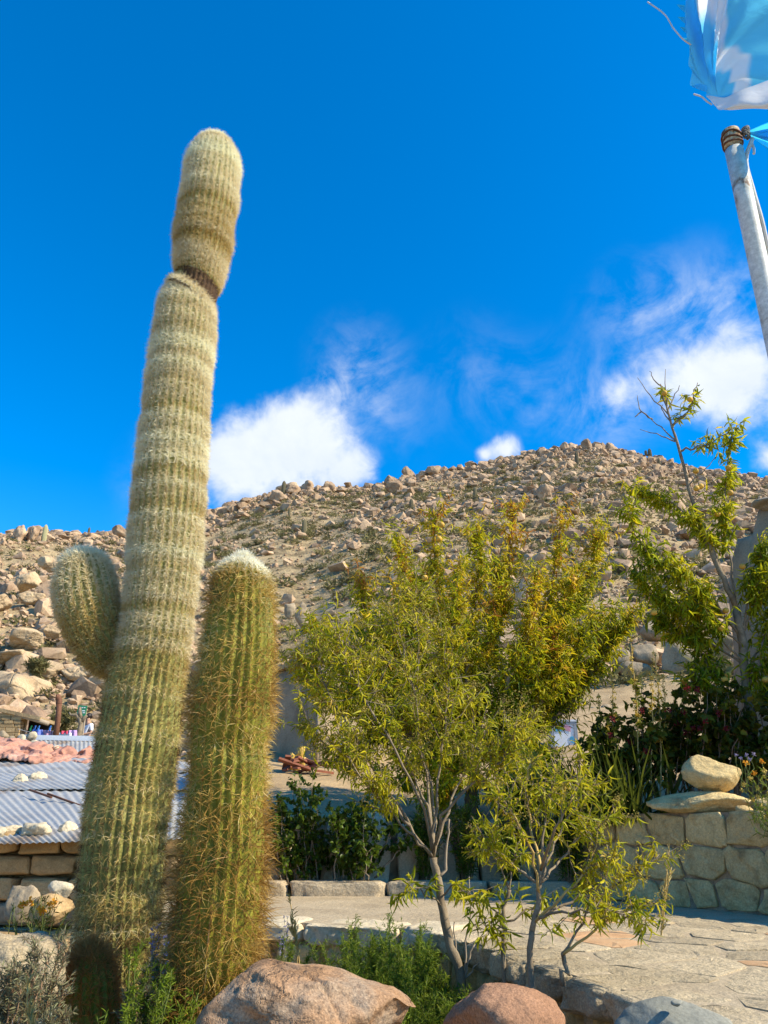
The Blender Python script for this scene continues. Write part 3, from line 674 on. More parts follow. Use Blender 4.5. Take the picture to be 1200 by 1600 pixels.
def second_cactus():
    Y = 3.85
    t = thing('green_cactus', 'shorter green ribbed cactus with amber spines and a white woolly tip', 'cactus', tuple(W(330, 1580, Y)))
    inv = Matrix.Translation(-Vector(t.location))
    prof = [(1700, 250, 385), (1600, 254, 392), (1500, 262, 405), (1400, 268, 416), (1300, 280, 422), (1250, 284, 423), (1200, 288, 424), (1165, 291, 420), (1130, 293, 434), (1100, 295, 431), (1050, 302, 434), (1000, 310, 436), (950, 318, 433), (920, 324, 429), (900, 331, 424), (888, 340, 417), (879, 352, 406), (873, 366, 394), (870, 376, 386)]
    C, Rr, py = column_rings(prof, Y, .87, .032); C = smooth1(C, 9)
    ar = cactus_body(C, Rr, 24, .12, 'stem', M['cactus2'], t, 14, phase=.1)
    band = fbm(P3(py/30.0, 0, 0), 87, 2)
    nz = fbm(ar[0]*np.array([5, 5, 3.5]), 88, 3)
    def fn(i):
        y = py[i]; b = band[i]
        wool = sstep(925, 882, y)
        nn = nz.reshape(-1)
        n = 10.5+40*wool+3.0*np.exp(-((y-1165)/18)**2)+2.5*sstep(0, .5, nn)+2*sstep(1350, 1500, y)
        L = .075+.028*b+.05*sstep(1150, 1500, y)-.03*wool+.04*sstep(884, 872, y)
        tint = .42-.12*b+.26*nn+.62*wool-.1*sstep(1200, 1500, y)+.35*sstep(1250, 1450, y)*sstep(.1, .5, nn)
        return dict(n=n, length=L, spread=1.25, up=-.05+.25*wool, tint=tint, sag=.08)
    spines(ar, fn, 'spines', M['spine2'], t, 15, .0016)
    for o in t.children: o.matrix_parent_inverse = inv
second_cactus()

def small_cactus():
    Y = 4.0
    t = thing('barrel_cactus', 'small squat cactus with rusty brown spines at the foot of the tall one', 'cactus', tuple(W(138, 1620, Y)))
    inv = Matrix.Translation(-Vector(t.location))
    prof = [(1800, 88, 192), (1700, 88, 192), (1620, 90, 190), (1560, 94, 186), (1530, 99, 182), (1510, 105, 176), (1497, 113, 168), (1489, 122, 158), (1484, 133, 146)]
    C, Rr, py = column_rings(prof, Y, .93, .02)
    ar = cactus_body(C, Rr, 18, .13, 'stem', M['cactus2'], t, 24)
    def fn(i):
        y = py[i]
        return dict(n=14+16*sstep(1530, 1484, y), length=.06+.03*sstep(1520, 1484, y), spread=1.3, up=.25, tint=.45+0*y, sag=0)
    spines(ar, fn, 'spines', M['spine3'], t, 25, .0014)
    for o in t.children: o.matrix_parent_inverse = inv
small_cactus()

# ---------------------------------------------------------------- masonry helpers
def clip_poly(poly, n, d):
    """keep points with p.n <= d"""
    out = []
    for i in range(len(poly)):
        a, b = poly[i], poly[(i+1) % len(poly)]; fa = a@n-d; fb = b@n-d
        if fa <= 0: out.append(a)
        if fa*fb < 0: out.append(a+(b-a)*fa/(fa-fb))
    return out
def voronoi(pts, bound, aniso=(1, 1)):
    pts = np.asarray(pts, float); an = np.array(aniso); cells = []
    q = pts*an
    for i in range(len(pts)):
        poly = [np.array(b, float)*an for b in bound]
        d = np.linalg.norm(q-q[i], axis=1); order = np.argsort(d)[1:22]
        for j in order:
            n = q[j]-q[i]; poly = clip_poly(poly, n, n@(q[i]+q[j])/2)
            if len(poly) < 3: break
        cells.append(np.array([p/an for p in poly]) if len(poly) >= 3 else None)
    return cells
def inset(poly, d):
    c = poly.mean(0); r = np.linalg.norm(poly-c, axis=1).mean()
    return c+(poly-c)*max(.3, 1-d/r)
def chaikin(poly, it=1, k=.22):
    for _ in range(it):
        nx = np.roll(poly, -1, 0); poly = np.stack([poly*(1-k)+nx*k, poly*k+nx*(1-k)], 1).reshape(-1, 2)
    return poly
def stone_piece(poly, O, ex, ey, en, gap, proud, bulge, rg, depth=.03, it=1, jag=0.0, tip=.02):
    """a stone with a rounded worn face standing PROUD of the plane (O, ex, ey)"""
    p = chaikin(inset(poly, gap), it, .12 if it == 1 else .22)
    if jag: p = p+rg.normal(0, jag, p.shape)
    c = p.mean(0); m = len(p)
    tx, ty = rg.normal(0, tip, 2)
    def lift(q, h): return O+q[:, :1]*ex+q[:, 1:]*ey+(np.full((len(q), 1), h)+(q-c)@np.array([[tx], [ty]]))*en
    r0 = lift(p, -depth); r1 = lift(p, proud*.55); r2 = lift(c+(p-c)*.93, proud); r3 = lift(c+(p-c)*.55, proud+bulge)+rg.normal(0, bulge*.35+.001, (m, 1))*en
    cc = lift(c[None], proud+bulge*1.1)
    V = np.concatenate([r0, r1, r2, r3, cc])
    F = []
    for k in range(3): F += [(k*m+i, k*m+(i+1) % m, (k+1)*m+(i+1) % m, (k+1)*m+i) for i in range(m)]
    F += [(3*m+i, 3*m+(i+1) % m, 4*m) for i in range(m)]
    b = MB(); b.add(V, F); return b

def blocky(seed, size, sub=4, cuts=10, rough=.06, p=.62):
    V, F = cut_rock(seed, size, sub, cuts, rough); m = np.abs(V).max(0)
    V = np.sign(V)*(np.abs(V)/m)**p*m
    return V+unit(V)*(fbm(V*9+seed, seed, 4)*.018+fbm(V*30, seed+1, 3)*.006)[:, None], F
# ---------------------------------------------------------------- paved yard
PLAZA = [(-2.2, 8.25), (-2.2, 6.25), (-.78, 6.16), (-.4, 6.02), (0, 5.86), (.36, 5.62), (.58, 5.12), (.66, 4.75), (.80, 4.18), (.98, 3.68), (1.10, 3.25), (1.15, 2.4), (1.2, 1.2), (6, 1.2), (6, 8.3), (1.9, 8.3)]
def inside(p, poly):
    c = False; n = len(poly)
    for i in range(n):
        (x1, y1), (x2, y2) = poly[i], poly[(i+1) % n]
        if (y1 > p[1]) != (y2 > p[1]) and p[0] < (x2-x1)*(p[1]-y1)/(y2-y1)+x1: c = not c
    return c
def plaza():
    rg = np.random.default_rng(3)
    bm = bmesh.new()
    vs = [bm.verts.new((x, y, 0)) for x, y in PLAZA]; f = bm.faces.new(vs)
    if f.normal.z < 0: f.normal_flip()
    r = bmesh.ops.extrude_face_region(bm, geom=[f]); 
    for v in [g for g in r['geom'] if isinstance(g, bmesh.types.BMVert)]: v.co.z = -.62
    bmesh.ops.recalc_face_normals(bm, faces=bm.faces[:])
    me = bpy.data.meshes.new('pavement'); bm.to_mesh(me); bm.free(); me.materials.append(M['cement'])
    pv = link('pavement', me); pv['kind'] = 'structure'
    # flagstones in the near part of the yard
    ex, ey, en = np.array([1., 0, 0]), np.array([0, 1., 0]), np.array([0, 0, 1.])
    pts = []
    y = 2.5; row = 0
    while y < 7.3:
        x = .7+(.15 if row % 2 else 0)
        while x < 4.6:
            pts.append((x+rg.uniform(-.11, .11), y+rg.uniform(-.06, .06))); x += rg.uniform(.28, .72)
        y += rg.uniform(.22, .36); row += 1
    cells = voronoi(pts, [(.3, 2), (5, 2), (5, 8), (.3, 8)])
    k = 0
    for c, p in zip(cells, pts):
        if c is None or not inside(p, [(.75, 5.0), (1.03, 3.75), (1.2, 3.2), (1.25, 2.2), (4.6, 2.2), (4.4, 4.6), (2.55, 6.5), (1.75, 6.85), (.9, 6.35)]): continue
        if not all(inside(q, PLAZA) for q in c): continue
        if rg.random() < .04: continue
        mt = M['red_stone'] if rg.random() < .13 else M['flag_stone']
        stone_piece(c, np.zeros(3), ex, ey, en, rg.uniform(.008, .03), rg.uniform(.001, .008), .004, rg, .02, 1, .012, .012).build('paving_stone', mt, pv)
    # kerb at the back, of long low worn blocks
    kb = thing('kerb', 'low worn stone kerb along the back of the paved yard under the bush', 'kerb', (0, 8.4, 0))
    x = -2.6
    while x < 1.85:
        L = rg.uniform(.5, 1.0); b = MB()
        V, F = blocky(int(x*100)+900, (L-.01, .30, .34), 5, 9, .09, .36); V[:, 2] = np.minimum(V[:, 2], .115+.012*rg.random()); b.add(V+np.array([x+L/2, .0, .0]), F.tolist())
        b.build('kerb_stone', M['cement'], kb, True); x += L
    # stones of the edge: capstones and rough wall stones below
    ed = thing('yard_retaining_wall', 'rough low stone wall with pale capstones holding up the paved yard', 'stone wall', (0, 5.9, -.45))
    inv = Matrix.Translation(-Vector(ed.location))
    E = np.array(PLAZA[1:12], float)
    segs = np.linalg.norm(np.diff(E, axis=0), axis=1); cum = np.concatenate([[0], np.cumsum(segs)])
    def at(s):
        s = min(max(s, 0), cum[-1]-1e-4); i = np.searchsorted(cum, s, 'right')-1
        u = (s-cum[i])/segs[i]; p = E[i]*(1-u)+E[i+1]*u; d = (E[i+1]-E[i])/segs[i]; return p, d
    s = .9
    while s < cum[-1]-.2:
        L = rg.uniform(.26, .46); p, d = at(s+L/2); n = np.array([d[1], -d[0]])
        V, F = blocky(int(s*977)+11, (L-.008, .44, .17), 5, 12, .07, .36)
        ca, sa = d; Rm = np.array([[ca, -sa, 0], [sa, ca, 0], [0, 0, 1]])
        V[:, 2] = np.where(V[:, 2] > 0, V[:, 2]*.75, V[:, 2])
        V = V@Rm.T+np.array([p[0]-n[0]*.10, p[1]-n[1]*.10, -.045+rg.uniform(-.012, .012)])
        b = MB(); b.add(V, F.tolist()); o = b.build('capstone', M['whitestone'] if p[1] > 5.4 else M['flag_stone'], ed, True); o.matrix_parent_inverse = inv
        s += L
    for row, (z, hh) in enumerate(((-.215, .24), (-.43, .25), (-.60, .2))):
        s = .75+.13*row
        while s < cum[-1]-.2:
            L = rg.uniform(.20, .42); p, d = at(s+L/2); n = np.array([d[1], -d[0]])
            V, F = blocky(int(s*577)+row*31+5, (L-.012, .30, hh-.012), 4, 12, .10, .5)
            ca, sa = d; Rm = np.array([[ca, -sa, 0], [sa, ca, 0], [0, 0, 1]])
            V = V@Rm.T+np.array([p[0]-n[0]*(.05+rg.uniform(0, .05)), p[1]-n[1]*(.05+rg.uniform(0, .05)), z])
            b = MB(); b.add(V, F.tolist()); o = b.build('wall_stone', M['wallstone'], ed, True); o.matrix_parent_inverse = inv
            s += L
plaza()

# ---------------------------------------------------------------- garden terrace wall on the right, stones set in mortar
WA = np.array([1.98, 7.95]); WB = np.array([3.95, 4.74]); WH = .72
def roughen(o, en):
    bm = bmesh.new(); bm.from_mesh(o.data); bmesh.ops.triangulate(bm, faces=bm.faces[:]); bmesh.ops.subdivide_edges(bm, edges=bm.edges[:], cuts=3, use_grid_fill=True)
    co = np.array([v.co[:] for v in bm.verts]); k = fbm(co*11, 5, 4)*.013+fbm(co*34, 6, 2)*.004
    for v, q in zip(bm.verts, k): v.co += Vector(en*float(q))
    bm.to_mesh(o.data); bm.free(); o.data.polygons.foreach_set('use_smooth', [True]*len(o.data.polygons)); o.data.update()
def terrace_wall():
    rg = np.random.default_rng(12)
    t = thing('terrace_wall', 'mortared stone retaining wall carrying the flower terrace and two stacked boulders', 'stone wall', (2.6, 7, 0))
    inv = Matrix.Translation(-Vector(t.location))
    d = WB-WA; L = np.linalg.norm(d); d /= L; n = np.array([-d[1], d[0]])
    if n[0] > 0: n = -n
    ex = np.array([d[0], d[1], 0]); ey = np.array([0, 0, 1.]); en = np.array([n[0], n[1], 0])
    b = MB(); c = (WA+WB)/2-n*.14; b.box((c[0], c[1], WH/2-.1), (L+.02, .26, WH+.2), math.atan2(d[1], d[0])); o = b.build('mortar_core', M['mortar'], t); o.matrix_parent_inverse = inv
    O = np.array([WA[0], WA[1], 0])
    pts = []
    for row, y in enumerate((.09, .335, .595)):
        s = .1+.17*(row % 2)
        while s < L:
            pts.append((s, y+rg.uniform(-.03, .03))); s += rg.uniform(.24, .46)
    cells = voronoi(pts, [(0, 0), (L, 0), (L, WH), (0, WH)], (1, 1.9))
    for c in cells:
        if c is None: continue
        o = stone_piece(c, O, ex, ey, en, rg.uniform(.008, .02), rg.uniform(.010, .03), .008, rg, .02, 1, .010, .05).build('wall_stone', M['wallstone'], t, True); roughen(o, en); o.matrix_parent_inverse = inv
    # return wall facing the yard, of standing slabs, left part behind the bush
    t2 = thing('slab_wall', 'pale upright slabs retaining the earth bank behind the yard kerb', 'stone wall', (0, 8.95, 0))
    x = -2.5
    while x < 2.0:
        w = rg.uniform(.18, .46); h = rg.uniform(.42, .8)
        V, F = blocky(int(x*333)+77, (w-.02, .2, h+.25), 3, 9, .07)
        b = MB(); ta = rg.uniform(-.13, .13); V = V@np.array([[math.cos(ta), 0, -math.sin(ta)], [0, 1, 0], [math.sin(ta), 0, math.cos(ta)]]); b.add(V+np.array([x+w/2, rg.uniform(-.05, .05), h/2-.1]), F.tolist()); b.build('slab', M['whitestone'], t2, True); x += w
    b = MB(); b.box((-.25, .16, .3), (4.6, .14, .8)); b.build('backing', M['mortar'], t2)
terrace_wall()

# ---------------------------------------------------------------- boulders
def boulder(name, label, cat, c, size, seed, mat, sub=5, cuts=10, rough=.06, rz=0, group=None, rx=0, ry=0, smooth=True):
    V, F = cut_rock(seed, size, sub, cuts, rough)
    o = link(name, np_me(name, V, F, mat, smooth=smooth)); o.location = c; o.rotation_euler = (rx, ry, rz)
    return tag(o, label, cat, group)
def px_rock(name, label, x0, x1, ytop, ybot, Y, seed, mat, depth=1.0, group=None, sub=4, cuts=10, rough=.06, cat='boulder', ry=0, rz=0, rx=0):
    a = W(x0, (ytop+ybot)/2, Y); b = W(x1, (ytop+ybot)/2, Y); t = W((x0+x1)/2, ytop, Y); u = W((x0+x1)/2, ybot, Y)
    w = np.linalg.norm(b-a); h = t[2]-u[2]; c = (a+b)/2; c[2] = (t[2]+u[2])/2
    return boulder(name, label, cat, c, (w, w*depth, h), seed, mat, sub, cuts, rough, rz, group, rx, ry)
b1 = px_rock('boulder', 'large smooth orange brown boulder with a crack at the foot of the green cactus', 300, 650, 1500, 1700, 3.25, 41, M['boulder'], .8, sub=6, cuts=7, rough=.07)
def reshape_boulder(o):
    me = o.data; n = len(me.vertices); co = np.empty(n*3, np.float32); me.vertices.foreach_get('co', co); co = co.reshape(-1, 3)
    w = co[:, 0].max(); h = co[:, 2].max()
    d = np.hypot(co[:, 0]/w, co[:, 1]/co[:, 1].max())
    x = co[:, 0]/w
    prof = np.interp(x, [-1, -.75, -.5, -.35, -.1, .3, .6, .8, 1], [.1, .50, .93, 1.0, .96, .82, .70, .55, .25])
    cr = np.abs((co[:, 0]/w-.05)*.8+(co[:, 1]/w)*.9+.25)
    z = prof*h*np.sqrt(np.clip(1-(co[:, 1]/co[:, 1].max())**2*.9, 0, 1))
    top = co[:, 2] > .0
    z = np.maximum(z, .02)
    co[top, 2] = np.minimum(co[top, 2]*1.5, z[top])-.02*np.exp(-(cr[top]/.02)**2)+.022*fbm(co[top]*4.0, 91, 4)
    me.vertices.foreach_set('co', co.ravel()); me.update()
reshape_boulder(b1)
px_rock('boulder', 'rounded reddish boulder below the slim grey tree trunk', 684, 884, 1533, 1680, 3.5, 47, M['boulder2'], .9, sub=6, cuts=7, rough=.04)
px_rock('boulder', 'flat blue grey rock against the edge of the paved yard', 962, 1150, 1560, 1660, 3.05, 53, M['slate'], .7, sub=5, cuts=7, rough=.04)
px_rock('pebble', 'small dark pebble lying on the blue grey rock', 1048, 1068, 1561, 1573, 3.0, 59, M['slate'], .9, sub=3, cat='stone')
# stacked on the terrace wall
px_rock('boulder', 'long flat stone slab lying on top of the terrace wall', 1012, 1172, 1236, 1274, 7.1, 61, M['wallstone'], .55, sub=5, cuts=3, rough=.06, rz=-.5)
px_rock('boulder', 'big round boulder sitting on the flat slab on the terrace wall', 1066, 1154, 1178, 1240, 7.15, 70, M['wallstone'], .9, sub=5, cuts=3, rough=.05)
px_rock('boulder', 'flat grey stone on the terrace wall beneath the orange flowers', 1168, 1240, 1246, 1276, 6.6, 67, M['wallstone'], .8, sub=4, cuts=8, cat='stone')
px_rock('pebble', 'small grey stone wedged beside the flat slab on the terrace wall', 1150, 1176, 1258, 1274, 6.75, 68, M['wallstone'], .8, sub=3, cuts=8, cat='stone')
# boulders at the foot of the hill, on the right
g = 'big boulders piled at the foot of the hill'
for args in [
    ('pale grey rounded boulder resting in the middle of the foothill pile', 980, 1028, 1006, 1044, 27, 71), ('brown grey egg shaped boulder below the pale one in the foothill pile', 966, 1018, 1030, 1072, 26.3, 72),
    ('largest grey triangular boulder of the foothill pile', 1030, 1100, 998, 1066, 26, 73), ('flat topped dark grey boulder leaning at the edge of the foothill pile', 950, 985, 1012, 1048, 27, 74),
    ('tan boulder behind the pile under hanging peach leaves', 998, 1062, 968, 1006, 29, 75), ('low white topped stone at the front of the foothill pile', 960, 1000, 1066, 1094, 25, 76),
    ('rough pale boulder partly hidden by the peach tree branch', 912, 956, 1050, 1086, 25.5, 77), ('light tan boulder beside the grey ruined wall', 1100, 1150, 985, 1040, 28, 78),
    ('dark grey boulder half hidden behind the rose hedge', 1088, 1112, 1062, 1100, 25, 79)]:
    px_rock('foothill_boulder', args[0], *args[1:6], args[6]+200, M['greyrock'], .9, g, 4, 9, .05)
for i, (x0, x1, y0, y1, lb) in enumerate([(918, 940, 1104, 1124, 'small rounded stone in the dry stone row behind the white cabinet'), (936, 962, 1100, 1122, 'dark wedge stone at the end of the dry stone row'), (930, 950, 1114, 1128, 'low flat stone under the end of the dry stone row'), (892, 916, 1112, 1132, 'square stone just above the white cabinet top'), (905, 924, 1118, 1134, 'grey stone tucked beside the white cabinet top'), (955, 980, 1108, 1126, 'rough stone at the far end of the dry stone row'), (870, 894, 1106, 1124, 'pale stone hidden by leaves above the cabinet')]):
    px_rock('row_stone', lb, x0, x1, y0, y1, 21, 300+i, M['greyrock'], .8, 'dry stone row behind the cabinet', 3, 9, .06, 'stone')
# pale split rock left of the bushy tree
px_rock('foothill_boulder', 'pale split rock with a dark cleft beside the bushy tree', 458, 484, 940, 984, 33, 320, M['greyrock'], .8, g, 4, 9, .07)
px_rock('foothill_boulder', 'narrow pale rock leaning by the green cactus shoulder', 440, 462, 938, 968, 34, 321, M['greyrock'], .8, g, 4, 9, .07)
# outcrop on the left above the village
g2 = 'cracked granite outcrop above the village'
for args in [
    ('huge cracked pinkish granite face rising above the stone hut', -60, 84, 1046, 1142, 33, 81), ('rounded granite block on top of the outcrop beneath the cactus arm', 44, 100, 1030, 1072, 35, 82),
    ('flat pale granite slab under the round cactus arm', 92, 172, 1036, 1074, 35.5, 83), ('blocky granite beside the stove pipe top', 88, 150, 1076, 1114, 34, 84),
    ('tan granite ledge higher on the slope with a dry bush', 14, 70, 978, 1016, 42, 85), ('small cream granite boulder right of the ledge', 64, 96, 976, 1000, 43, 86),
    ('long low granite rib crossing behind the cactus arm', -20, 60, 1012, 1040, 38, 87), ('dark shadowed granite block on the upper slope', 60, 96, 868, 894, 62, 88),
    ('tilted reddish granite block above the dry shrubs', 18, 62, 892, 926, 55, 89), ('smooth whitish granite nose behind the cactus edge', 130, 200, 1052, 1100, 34.5, 90), ('grey granite boulder at the frame edge below the slope', -30, 20, 926, 960, 50, 91), ('square granite block above the flat ledge', 30, 74, 925, 950, 52, 92)]:
    px_rock('outcrop_boulder', args[0], *args[1:6], args[6]+400, M['outcrop'], .9, g2, 5, 12, .07)
# crest boulders on the skyline
g3 = 'boulders crowning the skyline'
for i, (x0, x1, y0, y1, lb) in enumerate([(626, 648, 729, 748, 'pink upright boulder standing out on the skyline above the peach tree'), (440, 470, 752, 772, 'flat pink boulder group start on the skyline near the cloud'), (468, 492, 750, 772, 'square pink boulder on the skyline below the cloud'), (500, 524, 752, 770, 'rounded tan boulder on the skyline right of the cloud base'), (420, 446, 764, 784, 'sloping tan boulder at the shoulder of the skyline'), (596, 624, 742, 760, 'low pink boulder left of the upright skyline one'), (664, 690, 728, 744, 'dark wedge boulder right of the upright skyline one'), (20, 44, 820, 846, 'pale pink boulder pile on the low ridge beside the leaning cactus'), (40, 64, 822, 846, 'lighter pink block next to the low ridge pile'), (172, 200, 822, 840, 'dark topped boulder on the low ridge by the tall cactus'), (600, 630, 752, 772, 'broad tan boulder just below the skyline'), (836, 862, 754, 780, 'pale pointed boulder on the slope below the summit'), (874, 890, 692, 706, 'summit block at the start of the crag'), (908, 926, 684, 704, 'highest broken block of the summit crag'), (944, 966, 692, 708, 'tilted slab on the summit crag'), (978, 994, 702, 716, 'rounded end block of the summit crag')]):
    p = on_ground((x0+x1)/2, y1, 30)
    if p is None: p = on_ground((x0+x1)/2, y1+10, 30)
    px_rock('crest_boulder', lb, x0, x1, y0, y1+3, p[1], 500+i, M['hillrock'], .8, g3, 4, 14, .12)

# ---------------------------------------------------------------- ruined plastered wall at the right edge
def ruined_wall():
    t = thing('ruined_wall', 'tall grey mud plastered wall in shade with stepped broken top behind the peach branches', 'wall', (4.9, 10.2, 0))
    Y = 10.2; out = [(1146, 1240), (1146, 1010), (1138, 930), (1142, 880), (1152, 842), (1176, 836), (1184, 800), (1190, 792), (1230, 786), (1330, 770), (1420, 775), (1420, 1240)]
    P = np.array([W(px, py, Y-(px-1146)*.012) for px, py in out])-np.array(t.location)
    P = np.concatenate([P+np.array([0, 0, 0]), P+np.array([.6, .4, 0])]); n = len(out)
    F = [tuple(range(n)), tuple(range(n, 2*n))[::-1]]+[(i, i+n, (i+1) % n+n, (i+1) % n) for i in range(n)]
    bm = bmesh.new(); vs = [bm.verts.new(p) for p in P]
    for f in F: bm.faces.new(vs[i] for i in f) 
    bmesh.ops.recalc_face_normals(bm, faces=bm.faces[:])
    bmesh.ops.triangulate(bm, faces=bm.faces[:]); bmesh.ops.subdivide_edges(bm, edges=bm.edges[:], cuts=4, use_grid_fill=True)
    for v in bm.verts:
        nz = fbm(np.array([[v.co.x*2.5, v.co.y*2.5, v.co.z*2.5]]), 61, 3)[0]; v.co += Vector((nz*.03, nz*.06, nz*.03))
    me = bpy.data.meshes.new('plaster_face'); bm.to_mesh(me); bm.free(); me.materials.append(M['plaster']); me.polygons.foreach_set('use_smooth', [True]*len(me.polygons)); link('plaster_face', me, t)
    a = W(1212, 786, Y-.7)-np.array(t.location)
    V, F = cut_rock(612, (.55, .6, .26), 4, 9, .07); b = MB(); b.add(V+a, F.tolist()); b.build('cap_stone', M['greyrock'], t, True)
ruined_wall()

# ---------------------------------------------------------------- adobe house corner behind the bushy tree, debris in front
def mud_house():
    t = thing('mud_house', 'low mud brick house corner in shade behind the bushy tree', 'house', (-1.6, 15, 1.5))
    Lc = np.array(t.location); Y = 15
    a = W(400, 1200, Y); b = W(494, 1200, Y); c = W(575, 1200, Y); top = W(470, 1040, 13.9)[2]
    z0 = 1.2
    def wall(p, q, z1, z2, thick, nm, mat):
        p = p[:2]; q = q[:2]; d = (q-p)/np.linalg.norm(q-p); n = np.array([-d[1], d[0]])
        m = MB(); P0 = np.array([*p, z0]); L = np.linalg.norm(q-p); nx, nz = 14, 10; V = []; F = []
        for k, off in enumerate((0, thick)):
            for i in range(nx+1):
                for j in range(nz+1):
                    u = i/nx; zt = z1+(z2-z1)*u; w = np.array([*(p+d*L*u+n*off), z0+(zt-z0)*j/nz]); V.append(w)
        V = np.array(V); nz1 = nz+1
        V[:, :2] += (fbm(V*3.5, 71, 3)*.018)[:, None]*n; V[:, 2] += fbm(V*2.0, 72, 2)*.03*(V[:, 2] > z0+.8)
        o = (nx+1)*nz1
        for i in range(nx):
            for j in range(nz):
                q4 = (i*nz1+j, (i+1)*nz1+j, (i+1)*nz1+j+1, i*nz1+j+1); F.append(q4); F.append(tuple(x+o for x in q4[::-1]))
        for i in range(nx): F.append((i*nz1+nz, (i+1)*nz1+nz, (i+1)*nz1+nz+o, i*nz1+nz+o))
        for j in range(nz): F.append((j, j+1, j+1+o, j+o)); F.append((nx*nz1+j, nx*nz1+j+o, nx*nz1+j+1+o, nx*nz1+j+1))
        m.add(V-Lc, F); return m.build(nm, mat, t, True)
    cx = W(492, 1200, 13.6)[0]
    wall(np.array([-2.75, 15.9]), np.array([cx, 13.6]), top+.05, top+.02, .35, 'shaded_wall', M['plaster'])
    wall(np.array([cx+.005, 13.61]), np.array([cx+1.9, 15.4]), top, top-.1, .35, 'lit_wall', M['plaster'])
    m = MB(); q = [(-2.9, 15.95, top+.05), (cx-.02, 13.5, top+.05), (cx+2.0, 15.4, top-.04), (cx+.2, 18.2, top+.2)]
    m.add(np.array(q+[(x, y, z+.08) for x, y, z in q])-Lc, [(0, 3, 2, 1), (4, 5, 6, 7), (0, 1, 5, 4), (1, 2, 6, 5), (2, 3, 7, 6), (3, 0, 4, 7)]); m.build('roof', M['earth'], t)
mud_house()
def debris():
    rg = np.random.default_rng(31)
    lb = ['rust red plank end on the heap by the mud house', 'short brown board lying flat on the heap', 'long reddish stick crossing the heap by the mud house', 'split dark red plank at the front of the heap', 'pale red board leaning on the heap', 'thin brown stick poking out of the heap', 'broken rust coloured board under the heap', 'curved red bark piece on the heap', 'narrow red lath on top of the heap', 'thick brown offcut beside the heap', 'weathered red slat near the bush top', 'dark plank at the cactus side of the heap']
    for i, l in enumerate(lb):
        px = rg.uniform(446, 512); py = rg.uniform(1184, 1200); p = W(px, py, 12.6+rg.uniform(-.2, .2)); p[2] = terrain(p[0], p[1])+.06+rg.uniform(0, .16)
        m = MB(); L = rg.uniform(.3, .62); m.box((0, 0, 0), (L, rg.uniform(.05, .12), .03))
        o = m.build('scrap_plank', M['redwood'], None, loc=p); o.rotation_euler = (rg.uniform(-.3, .3), rg.uniform(-.35, .35), rg.uniform(0, 3.1)); tag(o, l, 'plank', 'scrap wood heap by the mud house')
    p = W(462, 1180, 12.9); p[2] = terrain(p[0], p[1])
    t = thing('plastic_sack', 'crumpled yellow plastic sack standing beside the scrap wood heap', 'sack', p)
    V, F = cut_rock(71, (.34, .3, .3), 4, 14, .28); b = MB(); b.add(V+np.array([0, 0, .13]), F.tolist()); b.build('sack_body', M['yellow_plastic'], t)
    b = MB(); b.tube([(0.06, 0, .2), (.09, 0, .28), (.08, 0, .36)], [.08, .05, .07], 9); b.build('sack_neck', M['yellow_plastic'], t, True)
    for px, mt, l in ((494, 'wood', 'thin dark wooden post against the mud house wall'), (532, 'white', 'pale pipe standing by the mud house behind leaves')):
        p = W(px, 1190, 13.2); p[2] = terrain(p[0], p[1])-.1; b = MB(); b.tube([(0, 0, 0), (.02, 0, .6), (0, 0, 1.25)], .032, 8); o = b.build('post', M[mt], None, True, p); tag(o, l, 'post')
debris()

# ---------------------------------------------------------------- white cabinet with stickers
def cabinet():
    Y = 15.0; a = W(862, 1168, Y); b = W(904, 1168, Y); w = b[0]-a[0]; h = W(880, 1128, Y)[2]-a[2]
    t = thing('old_cabinet', 'white metal cabinet with two blue and one pink picture stuck on its front', 'cabinet', ((a[0]+b[0])/2, Y, a[2]), rz=-.12)
    d = .5
    m = MB(); m.box((0, d/2, h/2), (w, d, h)); m.build('cabinet_body', M['greymetal'], t)
    m = MB(); m.box((0, d/2, h+.02), (w+.06, d+.06, .035)); m.build('cabinet_top', M['white'], t)
    m = MB()
    for x in (-w/2+.03, w/2-.03): m.box((x, -.012, h/2), (.06, .022, h))
    m.box((0, -.012, h-.025), (w-.122, .022, .05)); m.build('door_frame', M['greymetal'], t)
    m = MB(); m.box((0, -.008, h/2-.02), (w-.13, .012, h-.07)); m.build('door', M['white'], t)
    def patch(nm, mt, pts):
        m = MB(); P = np.array([(x*w, -.018, z*h) for x, z in pts]); Q = P+np.array([0, -.003, 0]); n = len(pts)
        m.add(np.concatenate([P, Q]), [tuple(range(n, 2*n))]+[(i, (i+1) % n, (i+1) % n+n, i+n) for i in range(n)]); m.build(nm, M[mt], t)
    patch('sticker', 'sticker_blue', [(-.36, .62), (-.05, .62), (-.08, .70), (-.2, .72), (-.27, .8), (-.35, .76)])
    patch('sticker', 'sticker_pink', [(0, .68), (.18, .63), (.25, .60), (.24, .70), (.30, .78), (.22, .84), (.12, .86), (.1, .93), (.04, .84), (-.02, .78)])
    patch('sticker', 'sticker_blue', [(.2, .28), (.24, .18), (.33, .14), (.4, .15), (.41, .40), (.22, .42), (.19, .36)])
    m = MB()
    for x in (-w/2+.05, w/2-.05):
        for y in (.05, d-.05): m.box((x, y, -.16), (.05, .05, .32))
    m.build('stand_legs', M['wood'], t)
    m = MB(); m.box((0, -.02, -.03), (w+.05, .04, .06)); m.build('stand_rail', M['redwood'], t)
    p = W(945, 1184, 14.2); m = MB(); m.box((0, 0, 0), (.85, .12, .05)); o = m.build('plank', M['wood'], None, loc=p); o.rotation_euler = (0, .09, .1); tag(o, 'grey weathered plank lying below the white cabinet', 'plank')
cabinet()

